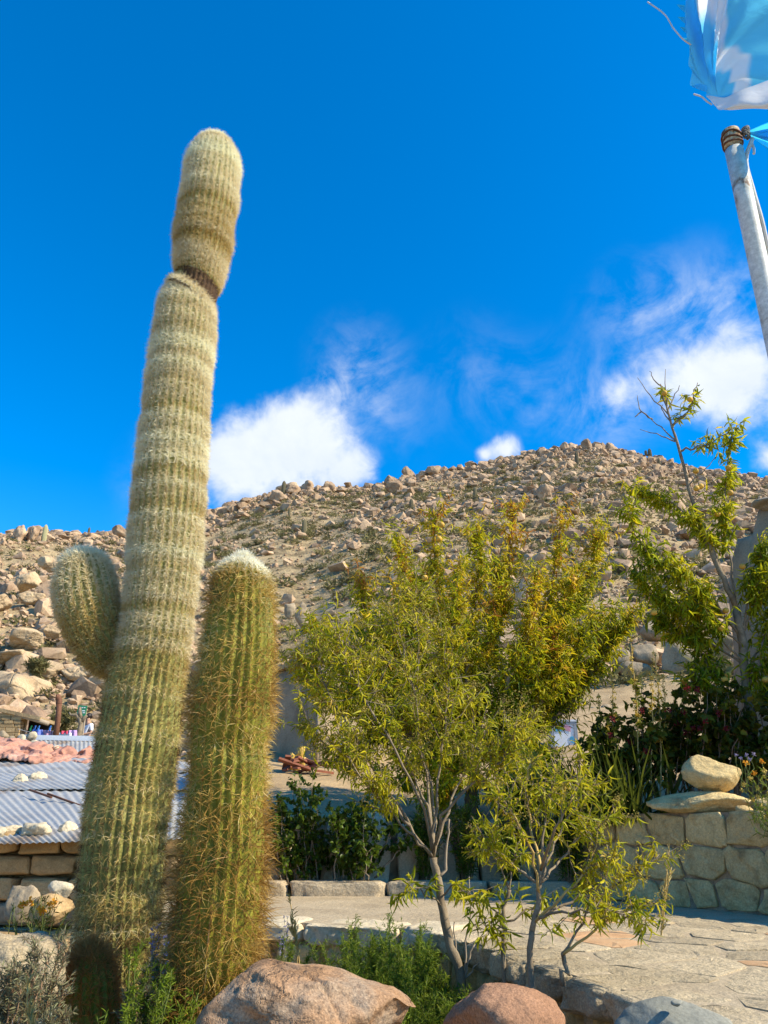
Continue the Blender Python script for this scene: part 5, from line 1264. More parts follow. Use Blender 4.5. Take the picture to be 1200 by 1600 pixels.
# ---- main peach tree, behind the yard
def peach_tree():
    Y = 9.6
    b = W(748, 1380, Y); b[2] = .6
    p = Plant('peach_tree', 'broad bushy peach tree turning yellow with upright leafy plumes and some peaches', 'tree', b, 101)
    tr = p.limb([b+np.array([0, 0, -.1]), W(742, 1290, Y), W(738, 1230, Y), W(745, 1180, Y)], .085, .06, 'trunk', n=12)
    tr2 = p.limb([W(790, 1330, Y-.1), W(775, 1260, Y-.1), W(750, 1215, Y-.05), W(722, 1180, Y)], .05, .04, 'trunk', n=12)
    tr3 = p.limb([W(716, 1340, Y+.1), W(712, 1280, Y+.1), W(700, 1220, Y+.1), W(690, 1170, Y+.1)], .045, .035, 'trunk', n=12)
    limbs = [
        [(745, 1180, Y), (705, 1050, Y+.1), (685, 930, Y), (680, 800, Y)],
        [(745, 1180, Y), (660, 1060, Y-.3), (640, 950, Y-.3), (620, 845, Y-.2)],
        [(742, 1190, Y), (620, 1090, Y+.2), (580, 1000, Y+.3), (562, 905, Y+.3)],
        [(700, 1180, Y), (590, 1110, Y-.2), (530, 1040, Y-.3), (492, 975, Y-.3)],
        [(722, 1180, Y), (730, 1060, Y-.4), (745, 930, Y-.4), (752, 825, Y-.3)],
        [(745, 1180, Y), (760, 1050, Y+.3), (790, 930, Y+.2), (800, 785, Y+.2)],
        [(745, 1180, Y), (800, 1090, Y-.1), (850, 960, Y-.2), (882, 795, Y-.1)],
        [(760, 1160, Y), (840, 1060, Y+.1), (900, 950, Y+.1), (940, 838, Y)],
        [(775, 1195, Y), (862, 1130, Y-.2), (905, 1080, Y-.2), (950, 1010, Y-.2), (985, 960, Y-.2)],
        [(775, 1195, Y), (870, 1110, Y+.2), (930, 1040, Y+.3), (960, 985, Y+.3)],
        [(690, 1170, Y), (560, 1120, Y+.1), (500, 1080, Y+.1), (470, 1040, Y)],
        [(700, 1170, Y), (690, 1080, Y-.6), (710, 990, Y-.7), (715, 890, Y-.6)],
        [(760, 1160, Y), (790, 1080, Y-.7), (820, 1000, Y-.7), (838, 900, Y-.6)],
        [(760, 1160, Y), (830, 1110, Y-.6), (880, 1050, Y-.6), (912, 985, Y-.5)],
        [(745, 1180, Y), (660, 1120, Y-.6), (610, 1060, Y-.6), (585, 980, Y-.5)],
        [(745, 1180, Y), (720, 1100, Y+.6), (700, 1000, Y+.7), (650, 900, Y+.6)],
        [(745, 1180, Y), (800, 1090, Y+.7), (850, 1000, Y+.7), (900, 900, Y+.6)],
        [(745, 1180, Y), (640, 1100, Y-.1), (560, 1060, Y), (515, 1010, Y)], [(700, 1170, Y), (620, 1120, Y-.4), (560, 1100, Y-.5), (500, 1090, Y-.5)],
        [(745, 1180, Y), (690, 1080, Y-.2), (650, 1000, Y-.2), (648, 900, Y-.1)], [(745, 1180, Y), (740, 1080, Y-.1), (770, 990, Y-.1), (778, 880, Y)],
        [(760, 1170, Y), (830, 1080, Y-.3), (868, 1000, Y-.3), (905, 900, Y-.3)], [(770, 1190, Y), (850, 1120, Y+.1), (890, 1060, Y), (930, 960, Y)],
        [(722, 1180, Y), (690, 1120, Y-.5), (640, 1060, Y-.6), (612, 960, Y-.5)], [(760, 1170, Y), (800, 1110, Y-.5), (840, 1070, Y-.6), (860, 1020, Y-.6)],
        [(745, 1190, Y), (700, 1170, Y-.3), (660, 1190, Y-.4), (630, 1230, Y-.4)], [(745, 1190, Y), (760, 1170, Y-.4), (790, 1190, Y-.6), (810, 1240, Y-.6)], [(740, 1200, Y), (720, 1190, Y-.4), (700, 1210, Y-.5), (690, 1260, Y-.5)], [(745, 1190, Y), (650, 1150, Y+.2), (590, 1150, Y+.2), (550, 1185, Y+.2)], [(745, 1190, Y), (800, 1160, Y-.2), (830, 1170, Y-.3), (850, 1200, Y-.3)]]
    top = lambda P: .24*sstep(2.6, 4.1, P[:, 2])+.16*fbm(P*1.6, 44, 2)+.08*sstep(1.0, -.6, P[:, 0])
    for i, l in enumerate(limbs):
        C = p.limb(WP(l), .035, .006, n=18, jit=.015)
        p.shoots(C, 120, .16, .98, (.16, .52), .42, .7, 15, (.065, .115), (.42, .20), .6, .003, top)
        p.direct(C, 380, .45, 1.0, (.065, .105), (.5, .17), .55, .8, top)
    pts = [W(x, y, Y-.55+.12*(i % 4)) for i, (x, y) in enumerate([(664, 903), (686, 842), (682, 935), (882, 940), (690, 820), (660, 945), (897, 906), (733, 985), (795, 1080), (610, 960), (845, 1005), (935, 1010)])]
    p.fruit(pts, .04, 'peach', 'peach')
    p.finish('peachleaf', LANCE, 300, level=.45)
peach_tree()

# ---- peach tree at the right edge
def right_peach():
    Y = 7.9
    b = W(1196, 1262, Y); b[2] = .6
    p = Plant('peach_tree', 'tall sparse peach tree with bare top branch and yellow peaches before the ruined wall', 'tree', b, 103)
    p.limb([b, W(1185, 1190, Y), W(1170, 1110, Y), W(1163, 1040, Y), W(1150, 950, Y)], .055, .04, 'trunk', n=14)
    l1 = p.limb(WP([(1150, 950, Y), (1120, 880, Y), (1085, 790, Y), (1060, 700, Y), (1042, 640, Y), (1032, 600, Y)]), .032, .006, n=24, jit=.006)
    bare = [[(1058, 690, Y), (1030, 665, Y), (1003, 643, Y)], [(1003, 643, Y), (994, 650, Y), (992, 652, Y)], [(1020, 655, Y), (1000, 640, Y), (996, 618, Y)], [(1046, 650, Y), (1020, 622, Y), (996, 590, Y)], [(1055, 690, Y), (1030, 680, Y), (1000, 671, Y)], [(1042, 640, Y), (1040, 615, Y), (1040, 577, Y)], [(1033, 603, Y), (1020, 590, Y), (1015, 580, Y)], [(1044, 640, Y), (1055, 618, Y), (1062, 602, Y)], [(1075, 760, Y), (1100, 735, Y), (1120, 712, Y)], [(1052, 668, Y), (1035, 640, Y), (1036, 632, Y)], [(1200, 775, Y), (1165, 765, Y), (1130, 766, Y)], [(1190, 770, Y), (1196, 764, Y), (1205, 758, Y)]]
    for l in bare: p.limb(WP(l), .009, .003, n=8, jit=.006, sides=5)
    L = [
        ([(1050, 665, Y), (1068, 652, Y), (1082, 625, Y), (1090, 598, Y)], 5, (.14, .2), .35),
        ([(1034, 606, Y), (1038, 612, Y), (1042, 622, Y), (1046, 630, Y)], 3, (.08, .12), .2),
        ([(1062, 705, Y), (1085, 700, Y), (1115, 690, Y), (1150, 668, Y)], 6, (.12, .22), .5),
        ([(1150, 950, Y), (1140, 850, Y), (1132, 770, Y), (1145, 680, Y)], 22, (.12, .26), .8),
        ([(1110, 860, Y), (1070, 800, Y), (1020, 770, Y), (985, 765, Y)], 12, (.12, .24), .7),
        ([(1160, 1000, Y), (1110, 930, Y), (1060, 890, Y), (1000, 850, Y), (985, 800, Y)], 22, (.15, .3), .8),
        ([(1160, 1010, Y), (1090, 960, Y), (1040, 940, Y), (1000, 900, Y)], 26, (.15, .3), .9),
        ([(1163, 1040, Y), (1100, 1000, Y), (1060, 985, Y), (1020, 960, Y)], 24, (.15, .3), .9),
        ([(1160, 1000, Y), (1170, 930, Y), (1185, 880, Y), (1196, 850, Y)], 18, (.12, .26), .6),
        ([(1165, 1060, Y), (1190, 1010, Y), (1210, 970, Y), (1230, 930, Y)], 18, (.15, .3), .6),
        ([(1165, 1080, Y), (1120, 1060, Y), (1095, 1020, Y), (1085, 960, Y)], 16, (.15, .3), .8),
        ([(1168, 1100, Y), (1180, 1050, Y), (1215, 1020, Y)], 14, (.15, .3), .6),
        ([(1130, 900, Y), (1110, 850, Y), (1090, 820, Y), (1075, 800, Y)], 14, (.12, .24), .7),
        ([(1160, 1000, Y), (1120, 950, Y), (1080, 930, Y), (1040, 900, Y)], 18, (.15, .3), .9), ([(1165, 1040, Y), (1130, 1000, Y), (1110, 960, Y), (1095, 910, Y)], 16, (.15, .3), .8),
        ([(1168, 1100, Y), (1140, 1080, Y), (1110, 1070, Y), (1080, 1065, Y)], 12, (.12, .26), .7), ([(1170, 1110, Y), (1190, 1090, Y), (1215, 1080, Y)], 16, (.15, .3), .7), ([(1160, 990, Y), (1175, 950, Y), (1200, 900, Y)], 14, (.15, .3), .6)]
    tf = lambda P: .12*fbm(P*2.2, 46, 2)+.12*sstep(2.9, 4, P[:, 2])
    rg = p.rg
    for i, (l, n, ln, dr) in enumerate(L):
        C = p.limb(WP([(x, y, yy+.25*math.sin(i*2.1)*k/3) for k, (x, y, yy) in enumerate(l)]), .014, .004, n=14, jit=.01, sides=6)
        p.shoots(C, int(n*1.9) if i > 2 else n, .3 if i > 2 else .1, 1, ln, .15, .7, 11, (.08, .14), (.28, .16), dr+.25, .003, tf, .6)
        p.direct(C, n*4, .3, 1, (.09, .15), (.36, .15), dr+.2, .7, tf)
    pts = [W(x, y, Y-.05-.07*(i % 3)) for i, (x, y) in enumerate([(1038, 614), (1078, 624), (1088, 763), (1087, 736), (1138, 731), (1141, 770), (1121, 803), (1095, 760), (1160, 885), (1036, 953), (1110, 940), (1130, 965), (1134, 954), (1098, 980), (1127, 982), (1112, 940), (1133, 1062), (1140, 1070), (1158, 1076), (1190, 1055), (1196, 1062), (1170, 1050), (1138, 1055), (1000, 958), (1022, 957)])]
    p.fruit(pts[::2]+pts[1:8:2], .034, 'peach', 'peach')
    p.finish('peachleaf', LANCE, 300, level=.4)
right_peach()

# ---- slim elder in the bed before the yard
def elder():
    Y = 4.9
    b = W(722, 1536, Y); b[2] = -.42
    p = Plant('elder_tree', 'slim grey stemmed tree with yellowish seed heads growing before the paved yard edge', 'tree', b, 105)
    p.limb([b, W(720, 1530, Y), W(706, 1480, Y), W(692, 1420, Y), W(684, 1375, Y), W(677, 1340, Y)], .028, .021, 'trunk', n=18, jit=.004)
    for l, r in (([(722, 1535, Y), (714, 1500, Y), (710, 1440, Y)], .008), ([(724, 1535, Y), (733, 1500, Y), (742, 1475, Y)], .008), ([(726, 1528, Y), (740, 1515, Y), (756, 1498, Y)], .006), ([(684, 1372, Y), (696, 1350, Y), (700, 1310, Y), (702, 1280, Y)], .01), ([(726, 1530, Y), (728, 1480, Y), (735, 1420, Y), (733, 1370, Y)], .006)):
        p.limb(WP(l), r, r*.5, mat='wood', n=9, jit=.004, sides=5)
    fork = (677, 1340, Y)
    F = [[fork, (650, 1310, Y-.1), (610, 1270, Y-.2), (565, 1215, Y-.3), (520, 1130, Y-.3)],
         [fork, (668, 1270, Y), (640, 1200, Y), (600, 1110, Y-.1), (565, 1030, Y-.1)],
         [fork, (672, 1260, Y+.1), (660, 1170, Y+.2), (640, 1060, Y+.2), (620, 960, Y+.2)],
         [fork, (680, 1270, Y-.1), (690, 1180, Y-.1), (700, 1080, Y-.1), (690, 990, Y-.1)],
         [fork, (690, 1290, Y+.1), (720, 1220, Y+.2), (745, 1160, Y+.2), (735, 1090, Y+.2)],
         [fork, (655, 1250, Y-.2), (610, 1160, Y-.3), (550, 1060, Y-.3), (530, 990, Y-.3)],
         [fork, (640, 1290, Y+.2), (580, 1190, Y+.3), (515, 1080, Y+.3), (490, 1000, Y+.3)],
         [fork, (676, 1240, Y+.3), (650, 1120, Y+.4), (655, 1000, Y+.4), (650, 920, Y+.4)],
         [fork, (690, 1280, Y-.2), (735, 1230, Y-.3), (775, 1195, Y-.3), (800, 1150, Y-.3)],
         [(640, 1290, Y), (590, 1235, Y+.1), (540, 1195, Y+.1), (480, 1140, Y+.1)]]
    tf = lambda P: .18*fbm(P*2.5, 48, 2)
    tips = []
    for l in F:
        C = p.limb(WP(l), .0095, .003, n=16, jit=.008, sides=6, mat='bark')
        E, D = p.shoots(C, 46, .47, 1, (.08, .32), .35, .6, 14, (.034, .070), (.50, .18), .55, .0028, tf, .8)
        tips.append(E[p.rg.random(len(E)) < .42]); tips.append(C[-1:])
    p.shoots(p.limb(WP([(690, 1400, Y), (715, 1385, Y-.1), (740, 1390, Y-.15)]), .006, .003, n=8, sides=5), 7, .3, 1, (.08, .16), .1, .5, 9, (.05, .09), (.45, .15), .7, .0025)
    p.shoots(p.limb(WP([(692, 1420, Y), (660, 1390, Y-.1), (640, 1385, Y-.15)]), .006, .003, n=8, sides=5), 7, .3, 1, (.08, .16), .1, .5, 9, (.05, .09), (.45, .15), .7, .0025)
    tips = np.concatenate(tips)
    p.heads(tips, .06, 42, 'panicle', size=(.007, .014), stretch=.7)
    p.finish('elderleaf', LANCE, 300, level=.4)
elder()
def elder2():
    Y = 3.95
    b = W(829, 1545, Y); b[2] = -.42
    p = Plant('elder_shrub', 'smaller leafy shrub on a thin forked stem leaning over the paved yard corner', 'shrub', b, 107)
    p.limb([b, W(829, 1500, Y), W(831, 1455, Y)], .015, .013, 'trunk', n=8, jit=.003)
    p.limb(WP([(831, 1455, Y), (840, 1420, Y), (842, 1390, Y), (845, 1360, Y)]), .013, .009, n=9, jit=.004)
    F = [[(842, 1395, Y), (830, 1330, Y-.1), (800, 1270, Y-.2), (775, 1225, Y-.2)], [(845, 1360, Y), (850, 1300, Y), (855, 1250, Y), (870, 1205, Y)], [(843, 1380, Y), (870, 1310, Y+.1), (900, 1260, Y+.1), (925, 1225, Y+.1)],
         [(836, 1440, Y), (880, 1400, Y-.1), (920, 1350, Y-.1), (935, 1290, Y-.1)], [(836, 1440, Y), (880, 1410, Y+.1), (940, 1395, Y+.1), (1000, 1360, Y+.1), (1030, 1335, Y+.1)], [(843, 1380, Y), (880, 1340, Y+.2), (920, 1290, Y+.2), (975, 1275, Y+.2)],
         [(845, 1360, Y), (830, 1290, Y+.2), (820, 1240, Y+.2), (830, 1190, Y+.2)], [(838, 1435, Y), (895, 1425, Y-.2), (950, 1420, Y-.2), (1000, 1440, Y-.2)], [(880, 1490, Y-.1), (910, 1440, Y-.1), (930, 1390, Y-.1), (955, 1340, Y-.1)], [(880, 1490, Y-.1), (930, 1455, Y-.15), (960, 1430, Y-.15), (1010, 1410, Y-.15)],
         [(845, 1360, Y), (870, 1290, Y-.3), (900, 1230, Y-.3), (905, 1185, Y-.3)], [(843, 1380, Y), (800, 1350, Y+.1), (765, 1320, Y+.1), (740, 1290, Y+.1)]]
    tf = lambda P: .15*fbm(P*2.5, 49, 2); tips = []
    p.limb(WP([(880, 1540, Y-.1), (885, 1510, Y-.1), (880, 1490, Y-.1)]), .012, .01, n=6)
    for i, l in enumerate(F):
        C = p.limb(WP(l), .007, .002, n=14, jit=.006, sides=6, mat='bark' if i % 3 else 'strawtwig')
        E, D = p.shoots(C, 19, .30, 1, (.05, .19), .2, .6, 9, (.030, .066), (.55, .17), .6, .0025, tf, .75)
        tips.append(E[p.rg.random(len(E)) < .2]); tips.append(C[-1:])
    p.heads(np.concatenate(tips), .045, 30, 'panicle', size=(.007, .013), stretch=.7)
    p.finish('elderleaf', LANCE, 300, level=.4)
    # thin sapling between the two
    Y = 4.5; b = W(787, 1545, Y); b[2] = -.42
    p = Plant('sapling', 'thin dark sapling with few leaves between the two elder stems', 'sapling', b, 108)
    p.limb([b, W(788, 1480, Y), W(785, 1430, Y), W(796, 1390, Y)], .013, .010, 'trunk', n=10, jit=.004)
    for l in ([(786, 1435, Y), (765, 1415, Y), (720, 1390, Y)], [(796, 1390, Y), (775, 1345, Y), (735, 1290, Y)], [(796, 1390, Y), (800, 1350, Y), (815, 1310, Y)], [(790, 1440, Y), (830, 1420, Y), (850, 1400, Y)], [(786, 1450, Y), (768, 1450, Y), (762, 1455, Y)]):
        C = p.limb(WP(l), .006, .002, n=9, jit=.006, sides=5); p.shoots(C, 9, .3, 1, (.06, .16), .0, .5, 8, (.05, .085), (.42, .15), .9, .002)
    p.finish('elderleaf', LANCE, 120, level=.4)
elder2()

# ---- round bush by the kerb
def kerb_bush():
    Y = 8.55; b = W(505, 1378, Y); b[2] = 0.02
    p = Plant('bush', 'dense dark green bush behind the kerb with a few yellow leaves low down', 'bush', b, 111)
    rg = p.rg
    for i in range(26):
        x0 = rg.uniform(440, 580); x1 = x0+rg.uniform(-35, 35)-(x0-505)*-.25; y1 = 1215+abs(x1-500)*.55+rg.uniform(-10, 60)
        yy = Y+rg.uniform(-.22, .28)
        C = p.limb(WP([(x0, 1380, yy), ((x0+x1)/2+rg.uniform(-8, 8), (1380+y1)/2, yy), (x1, y1, yy)]), .008, .003, n=10, jit=.01, sides=5)
        p.shoots(C, 16, .15, 1, (.08, .22), .1, .4, 12, (.034, .062), (.40, .2), .35, .002, lambda P: .32*sstep(.45, .05, P[:, 2])*sstep(-.7, 0, P[:, 0]), .8)
    for l in ([(575, 1370, Y), (610, 1300, Y), (618, 1260, Y)], [(585, 1372, Y), (620, 1330, Y), (640, 1300, Y)]):
        C = p.limb(WP(l), .01, .004, n=10, sides=5); p.shoots(C, 12, .4, 1, (.08, .2), .1, .5, 8, (.05, .08), (.45, .2), .4, .002)
    p.finish('bushleaf', BROAD, 300, level=.45)
kerb_bush()

# ---- climbing hedge of roses and hollyhocks on the terrace
def hedge():
    rg0 = np.random.default_rng(21)
    spots = [(950, 7.9, 1120), (985, 7.95, 1095), (1020, 8.0, 1085), (1055, 7.95, 1075), (1090, 7.9, 1065), (1125, 7.8, 1060), (1165, 7.7, 1080), (1205, 7.5, 1070), (1240, 7.3, 1090), (1075, 8.3, 1090), (1140, 8.2, 1085)]
    looks = ['darkest', 'thinnest', 'tallest', 'densest', 'rose bearing', 'broadest', 'yellowing', 'edge', 'outermost', 'rear', 'hindmost']
    for i, (px, Y, yt) in enumerate(spots):
        b = W(px, 1262, Y); b[2] = .62
        p = Plant('rose_bush', f'dark leggy rose bush on the terrace, {looks[i]} of its row beside the stacked boulders', 'bush', b, 130+i, 'rose bushes along the flower terrace')
        rg = p.rg
        for k in range(7):
            x1 = px+rg.uniform(-38, 38); x0 = px+rg.uniform(-16, 16); y1 = yt+rg.uniform(-8, 70); yy = Y+rg.uniform(-.2, .2)
            C = p.limb(WP([(x0, 1264, yy), ((x0+x1)/2+rg.uniform(-9, 9), (1262+y1)/2, yy), (x1, y1, yy)]), .008, .003, n=9, jit=.012, sides=5, mat='redtwig')
            p.shoots(C, 11, .34, 1, (.08, .24), .1, .4, 7, (.045, .09), (.42, .24), .3, .002, None, .9)
        fl = [W(px+rg.uniform(-36, 36), rg.uniform(yt, yt+80), Y-.3+rg.uniform(-.1, .1)) for _ in range(3)]
        if i in (1, 2, 3, 4, 5, 9): p.heads(np.array(fl), .03, 26, 'petal_red', 'flowers', (.015, .028))
        p.finish('darkleaf', BROAD, 60, level=.4, twig='redtwig')
    # long strap leaves
    b = W(955, 1262, 7.75); b[2] = .6
    p = Plant('grass_clump', 'dark clump of long strap leaves in the terrace corner', 'plant', b, 160); rg = p.rg
    n = 260; A = np.array(b)+rg.normal(size=(n, 3))*np.array([.22, .16, .01]); D = unit(rg.normal(size=(n, 3))*np.array([.35, .35, .1])+np.array([0, 0, 1])); 
    p.P.append(A); p.D.append(D); p.L.append(rg.uniform(.35, .75, n)); p.T.append(rg.normal(.3, .15, n)); p.finish('darkleaf', [leaf_temp(.05, d, .3) for d in (.1, .3, .5)], 60, level=.3)
    # hollyhock spikes
    for i, (x0, x1, y1, lb) in enumerate([(1000, 985, 1000, 'tallest curved hollyhock stalk of seed pods over the terrace'), (1012, 1018, 1045, 'short hollyhock stalk left of the pale scrub'), (1030, 1024, 1020, 'straight hollyhock stalk right of the tallest'), (960, 955, 1060, 'hollyhock stalk near the row of stones'), (1040, 1036, 1060, 'small leaning hollyhock stalk'), (1000, 1002, 1055, 'thin hollyhock stalk amid the rose tops'), (940, 934, 1085, 'low hollyhock stalk by the cabinet')]):
        Y = 7.75+.05*i; b = W(x0, 1262, Y); b[2] = .62
        p = Plant('hollyhock', lb, 'flower', b, 170+i, 'hollyhock stalks on the terrace'); C = p.limb([b, *WP([((x0+x1)/2+4, (1262+y1)/2, Y), (x1, y1, Y)])], .009, .004, 'stem', 'strawtwig', n=14, jit=.006, sides=5)
        q, _ = path_at(C, np.linspace(.45, 1, 22)); p.heads(q+p.rg.normal(0, .012, q.shape), .022, 12, 'petal_yellow', 'buds', (.012, .022)); p.direct(C, 26, .2, .8, (.05, .09), (.7, .2), .3); p.finish('darkleaf', BROAD, 0)
hedge()
def scrub_ball(name, lb, px0, px1, yt, yb, Y, mat, seed, n=900, cat='bush', stem='greenstem', L=(.05, .1), zbase=None):
    a = W(px0, yb, Y); c = W(px1, yb, Y); t = W((px0+px1)/2, yt, Y); w = c[0]-a[0]; b = (a+c)/2; h = t[2]-b[2]
    if zbase is not None: h += b[2]-zbase; b[2] = zbase
    p = Plant(name, lb, cat, b, seed); rg = p.rg
    for k in range(16):
        th = rg.uniform(0, 6.28); rr = rg.uniform(.1, 1)**.7
        e = b+np.array([math.cos(th)*w/2*rr, math.sin(th)*w/2.4*rr, h*(1-.35*rr**2)*rg.uniform(.8, 1)])
        C = p.limb([b+np.array([math.cos(th), math.sin(th), 0])*w*.06, (b+e)/2+np.array([0, 0, h*.08]), e], .005, .002, 'stem', stem, n=8, jit=.006, sides=4)
        p.shoots(C, max(3, n//160), .15, 1, (w*.08, w*.22), .5, .6, 10, L, (.5, .22), -.2, .0015, None, .6)
    return p.finish(mat, NEEDLE, 0, twig=stem, level=.2)
scrub_ball('asparagus_bush', 'feathery light green asparagus bush behind the elder shrub', 782, 892, 1172, 1262, 8.8, 'fern', 180, 3600, L=(.03, .06), zbase=.66)
scrub_ball('asparagus_bush', 'darker feathery bush below the light asparagus bush', 770, 860, 1215, 1290, 8.6, 'bushleaf', 181, 2200, L=(.04, .08), zbase=.6)
scrub_ball('dry_scrub', 'pale green scrub tuft between the foothill boulders and the roses', 1008, 1062, 1058, 1112, 24, 'tola', 182, 1600, L=(.12, .25))
scrub_ball('dry_scrub', 'round green bush behind the rusty stove pipe', 66, 118, 1110, 1152, 26, 'tola', 183, 2200, L=(.12, .25))
scrub_ball('dry_scrub', 'green dry bush sitting on the granite ledge', 36, 70, 1028, 1058, 34, 'tola', 184, 1500, L=(.15, .3))

for i, (x0, x1, yt, lb) in enumerate([(630, 700, 1262, 'dark shrub behind the kerb just right of the round bush'), (690, 770, 1235, 'dark tall shrub among the peach tree trunks'), (760, 840, 1262, 'dark shrub in shade right of the peach trunks'), (850, 935, 1230, 'dark green shrub in the corner beside the terrace wall')]):
    scrub_ball('understory_shrub', lb, x0, x1, yt, 1385, 8.7-.12*i, 'bushleaf', 190+i, 2600, stem='redtwig', L=(.04, .08), zbase=.02)
# ---- herbs and flowers in the near bed
def herb(px, yt, Y, lb, seed, mat='herb', w=.10):
    b = W(px, 1500, Y); b[2] = -.45; top = W(px+3, yt, Y); top[2] = max(top[2], -.2)
    p = Plant('weed', lb, 'plant', b, seed, 'feathery green weeds in the bed'); rg = p.rg
    for k in range(4):
        off = np.array([rg.normal(0, .05), rg.normal(0, .05), 0]); e = top+off*1.6-np.array([0, 0, rg.uniform(0, .16) if k else 0])
        C = p.limb([b+off*.3, (b+off*.3+e)/2, e], .004, .0015, 'stem', 'greenstem', n=9, jit=.004, sides=4)
        p.shoots(C, 30, .12, .97, (w*.35, w), .55, .7, 11, (.016, .034), (.5, .22), -.1, .001, None, .6); p.direct(C, 60, .6, 1, (.014, .026), (.6, .2), -.3, .5)
    p.finish(mat, NEEDLE, 0, twig='greenstem', level=.3)
wl = [(540, 1452, 5.4), (556, 1470, 5.3), (572, 1432, 5.5), (590, 1462, 5.35), (606, 1446, 5.3), (622, 1455, 5.4), (640, 1450, 5.2), (656, 1465, 5.25), (672, 1480, 5.1), (690, 1520, 4.9), (655, 1530, 4.7), (630, 1500, 4.8), (604, 1500, 4.9), (700, 1545, 4.7), (680, 1560, 4.4), (580, 1500, 5.0)]
wn = ['tall bright green weed', 'bushy green weed', 'dark tipped tall weed', 'narrow upright weed', 'full leafy weed', 'lime coloured weed', 'broad weed', 'small weed', 'thin weed', 'low sprawling weed', 'drooping weed', 'weed with yellow tips', 'short thick weed', 'sparse weed', 'tiny weed', 'middle weed']
for i, (px, yt, Y) in enumerate(wl):
    nb = ['the slate boulder gap', 'the orange boulder edge', 'the capstone shadow', 'the pale capstone', 'the bed centre', 'the wall foot', 'the grey trunk', 'the trunk foot', 'the trunk base shoots', 'the reddish boulder', 'the orange boulder flank', 'the dark gap', 'the orange boulder top', 'the reddish boulder edge', 'the boulder gap bottom', 'the boulder crest'][i]
    herb(px, yt, Y, f'{wn[i]} growing in the bed by {nb}', 200+i)
for i, (px, yt, Y, lb) in enumerate([(548, 1490, 4.9, 'leafy weed behind the highest part of the orange boulder'), (566, 1515, 4.6, 'weed peeping over the sloping orange boulder'), (616, 1475, 5.1, 'plump weed in the middle of the bed'), (646, 1500, 4.9, 'weed left of the slim grey trunk'), (664, 1550, 4.4, 'weed filling the gap between orange and reddish boulders'), (640, 1560, 4.3, 'weed low in the gap between the two big boulders'), (618, 1530, 4.6, 'weed beside the sloping end of the orange boulder'), (530, 1470, 5.2, 'leftmost weed in front of the yard wall stones')]): herb(px, yt, Y, lb, 290+i, w=.12)
for i, (px, yt, Y, lb) in enumerate([(212, 1478, 3.6, 'tallest bright weed between the barrel cactus and green cactus'), (232, 1520, 3.5, 'lower bright weed beside the green cactus foot'), (222, 1545, 3.35, 'yellowish weed right of the barrel cactus'), (250, 1560, 3.4, 'dark small weed under the green cactus'), (428, 1468, 5.6, 'lime weed just right of the green cactus foot'), (418, 1495, 5.0, 'low weed hugging the green cactus')]):
    herb(px, yt, Y, lb, 230+i, w=.08)
def lavender(px, Y, seed, lb, yt):
    b = W(px, 1500, Y); b[2] = -.45; p = Plant('lavender', lb, 'flower', b, seed); rg = p.rg; tips = []
    for k in range(9):
        e = W(px+rg.normal(0, 14), yt+rg.uniform(0, 40), Y+rg.normal(0, .08)); C = p.limb([b+rg.normal(0, .02, 3)*np.array([1, 1, 0]), (b+e)/2+rg.normal(0, .015, 3), e], .002, .001, 'stem', 'greenstem', n=7, sides=4)
        q, _ = path_at(C, np.linspace(.8, 1, 5)); tips.append(q); p.direct(C, 22, .1, .8, (.02, .04), (.5, .2), -.5, .4)
    p.heads(np.concatenate(tips), .009, 7, 'petal_violet', 'flowers', (.006, .011)); p.finish('greygrass', NEEDLE, 0)
lavender(438, 5.5, 240, 'lavender with faint violet spikes between the green cactus and wall', 1432)
lavender(256, 3.9, 241, 'lavender stems with violet tips in the gap between the two tall cacti', 1445)
def stalk(px, yb, yt, Y, lb, seed, lean=6):
    b = W(px, yb, Y); b[2] = min(b[2], -.2); e = W(px-lean, yt, Y); p = Plant('dry_stalk', lb, 'plant', b, seed)
    for k in range(3):
        C = p.limb([b+p.rg.normal(0, .01, 3), (b+e)/2, e+p.rg.normal(0, .012, 3)-np.array([0, 0, .08*k])], .005, .002, 'stem', 'strawtwig', n=9, jit=.003, sides=5)
        p.direct(C, 30, .3, 1, (.03, .06), (.5, .25), -.7, .35)
    p.finish('drygrass', NEEDLE, 0)
stalk(470, 1520, 1402, 4.9, 'yellow dried stalk standing alone before the stone wall', 250, 12)
stalk(48, 1640, 1540, 2.9, 'pale dried stalk with curled tip before the dry bush', 251, -4)
stalk(1018, 1420, 1330, 5.4, 'orange bare stem arching beside the terrace wall foot', 252, -25)
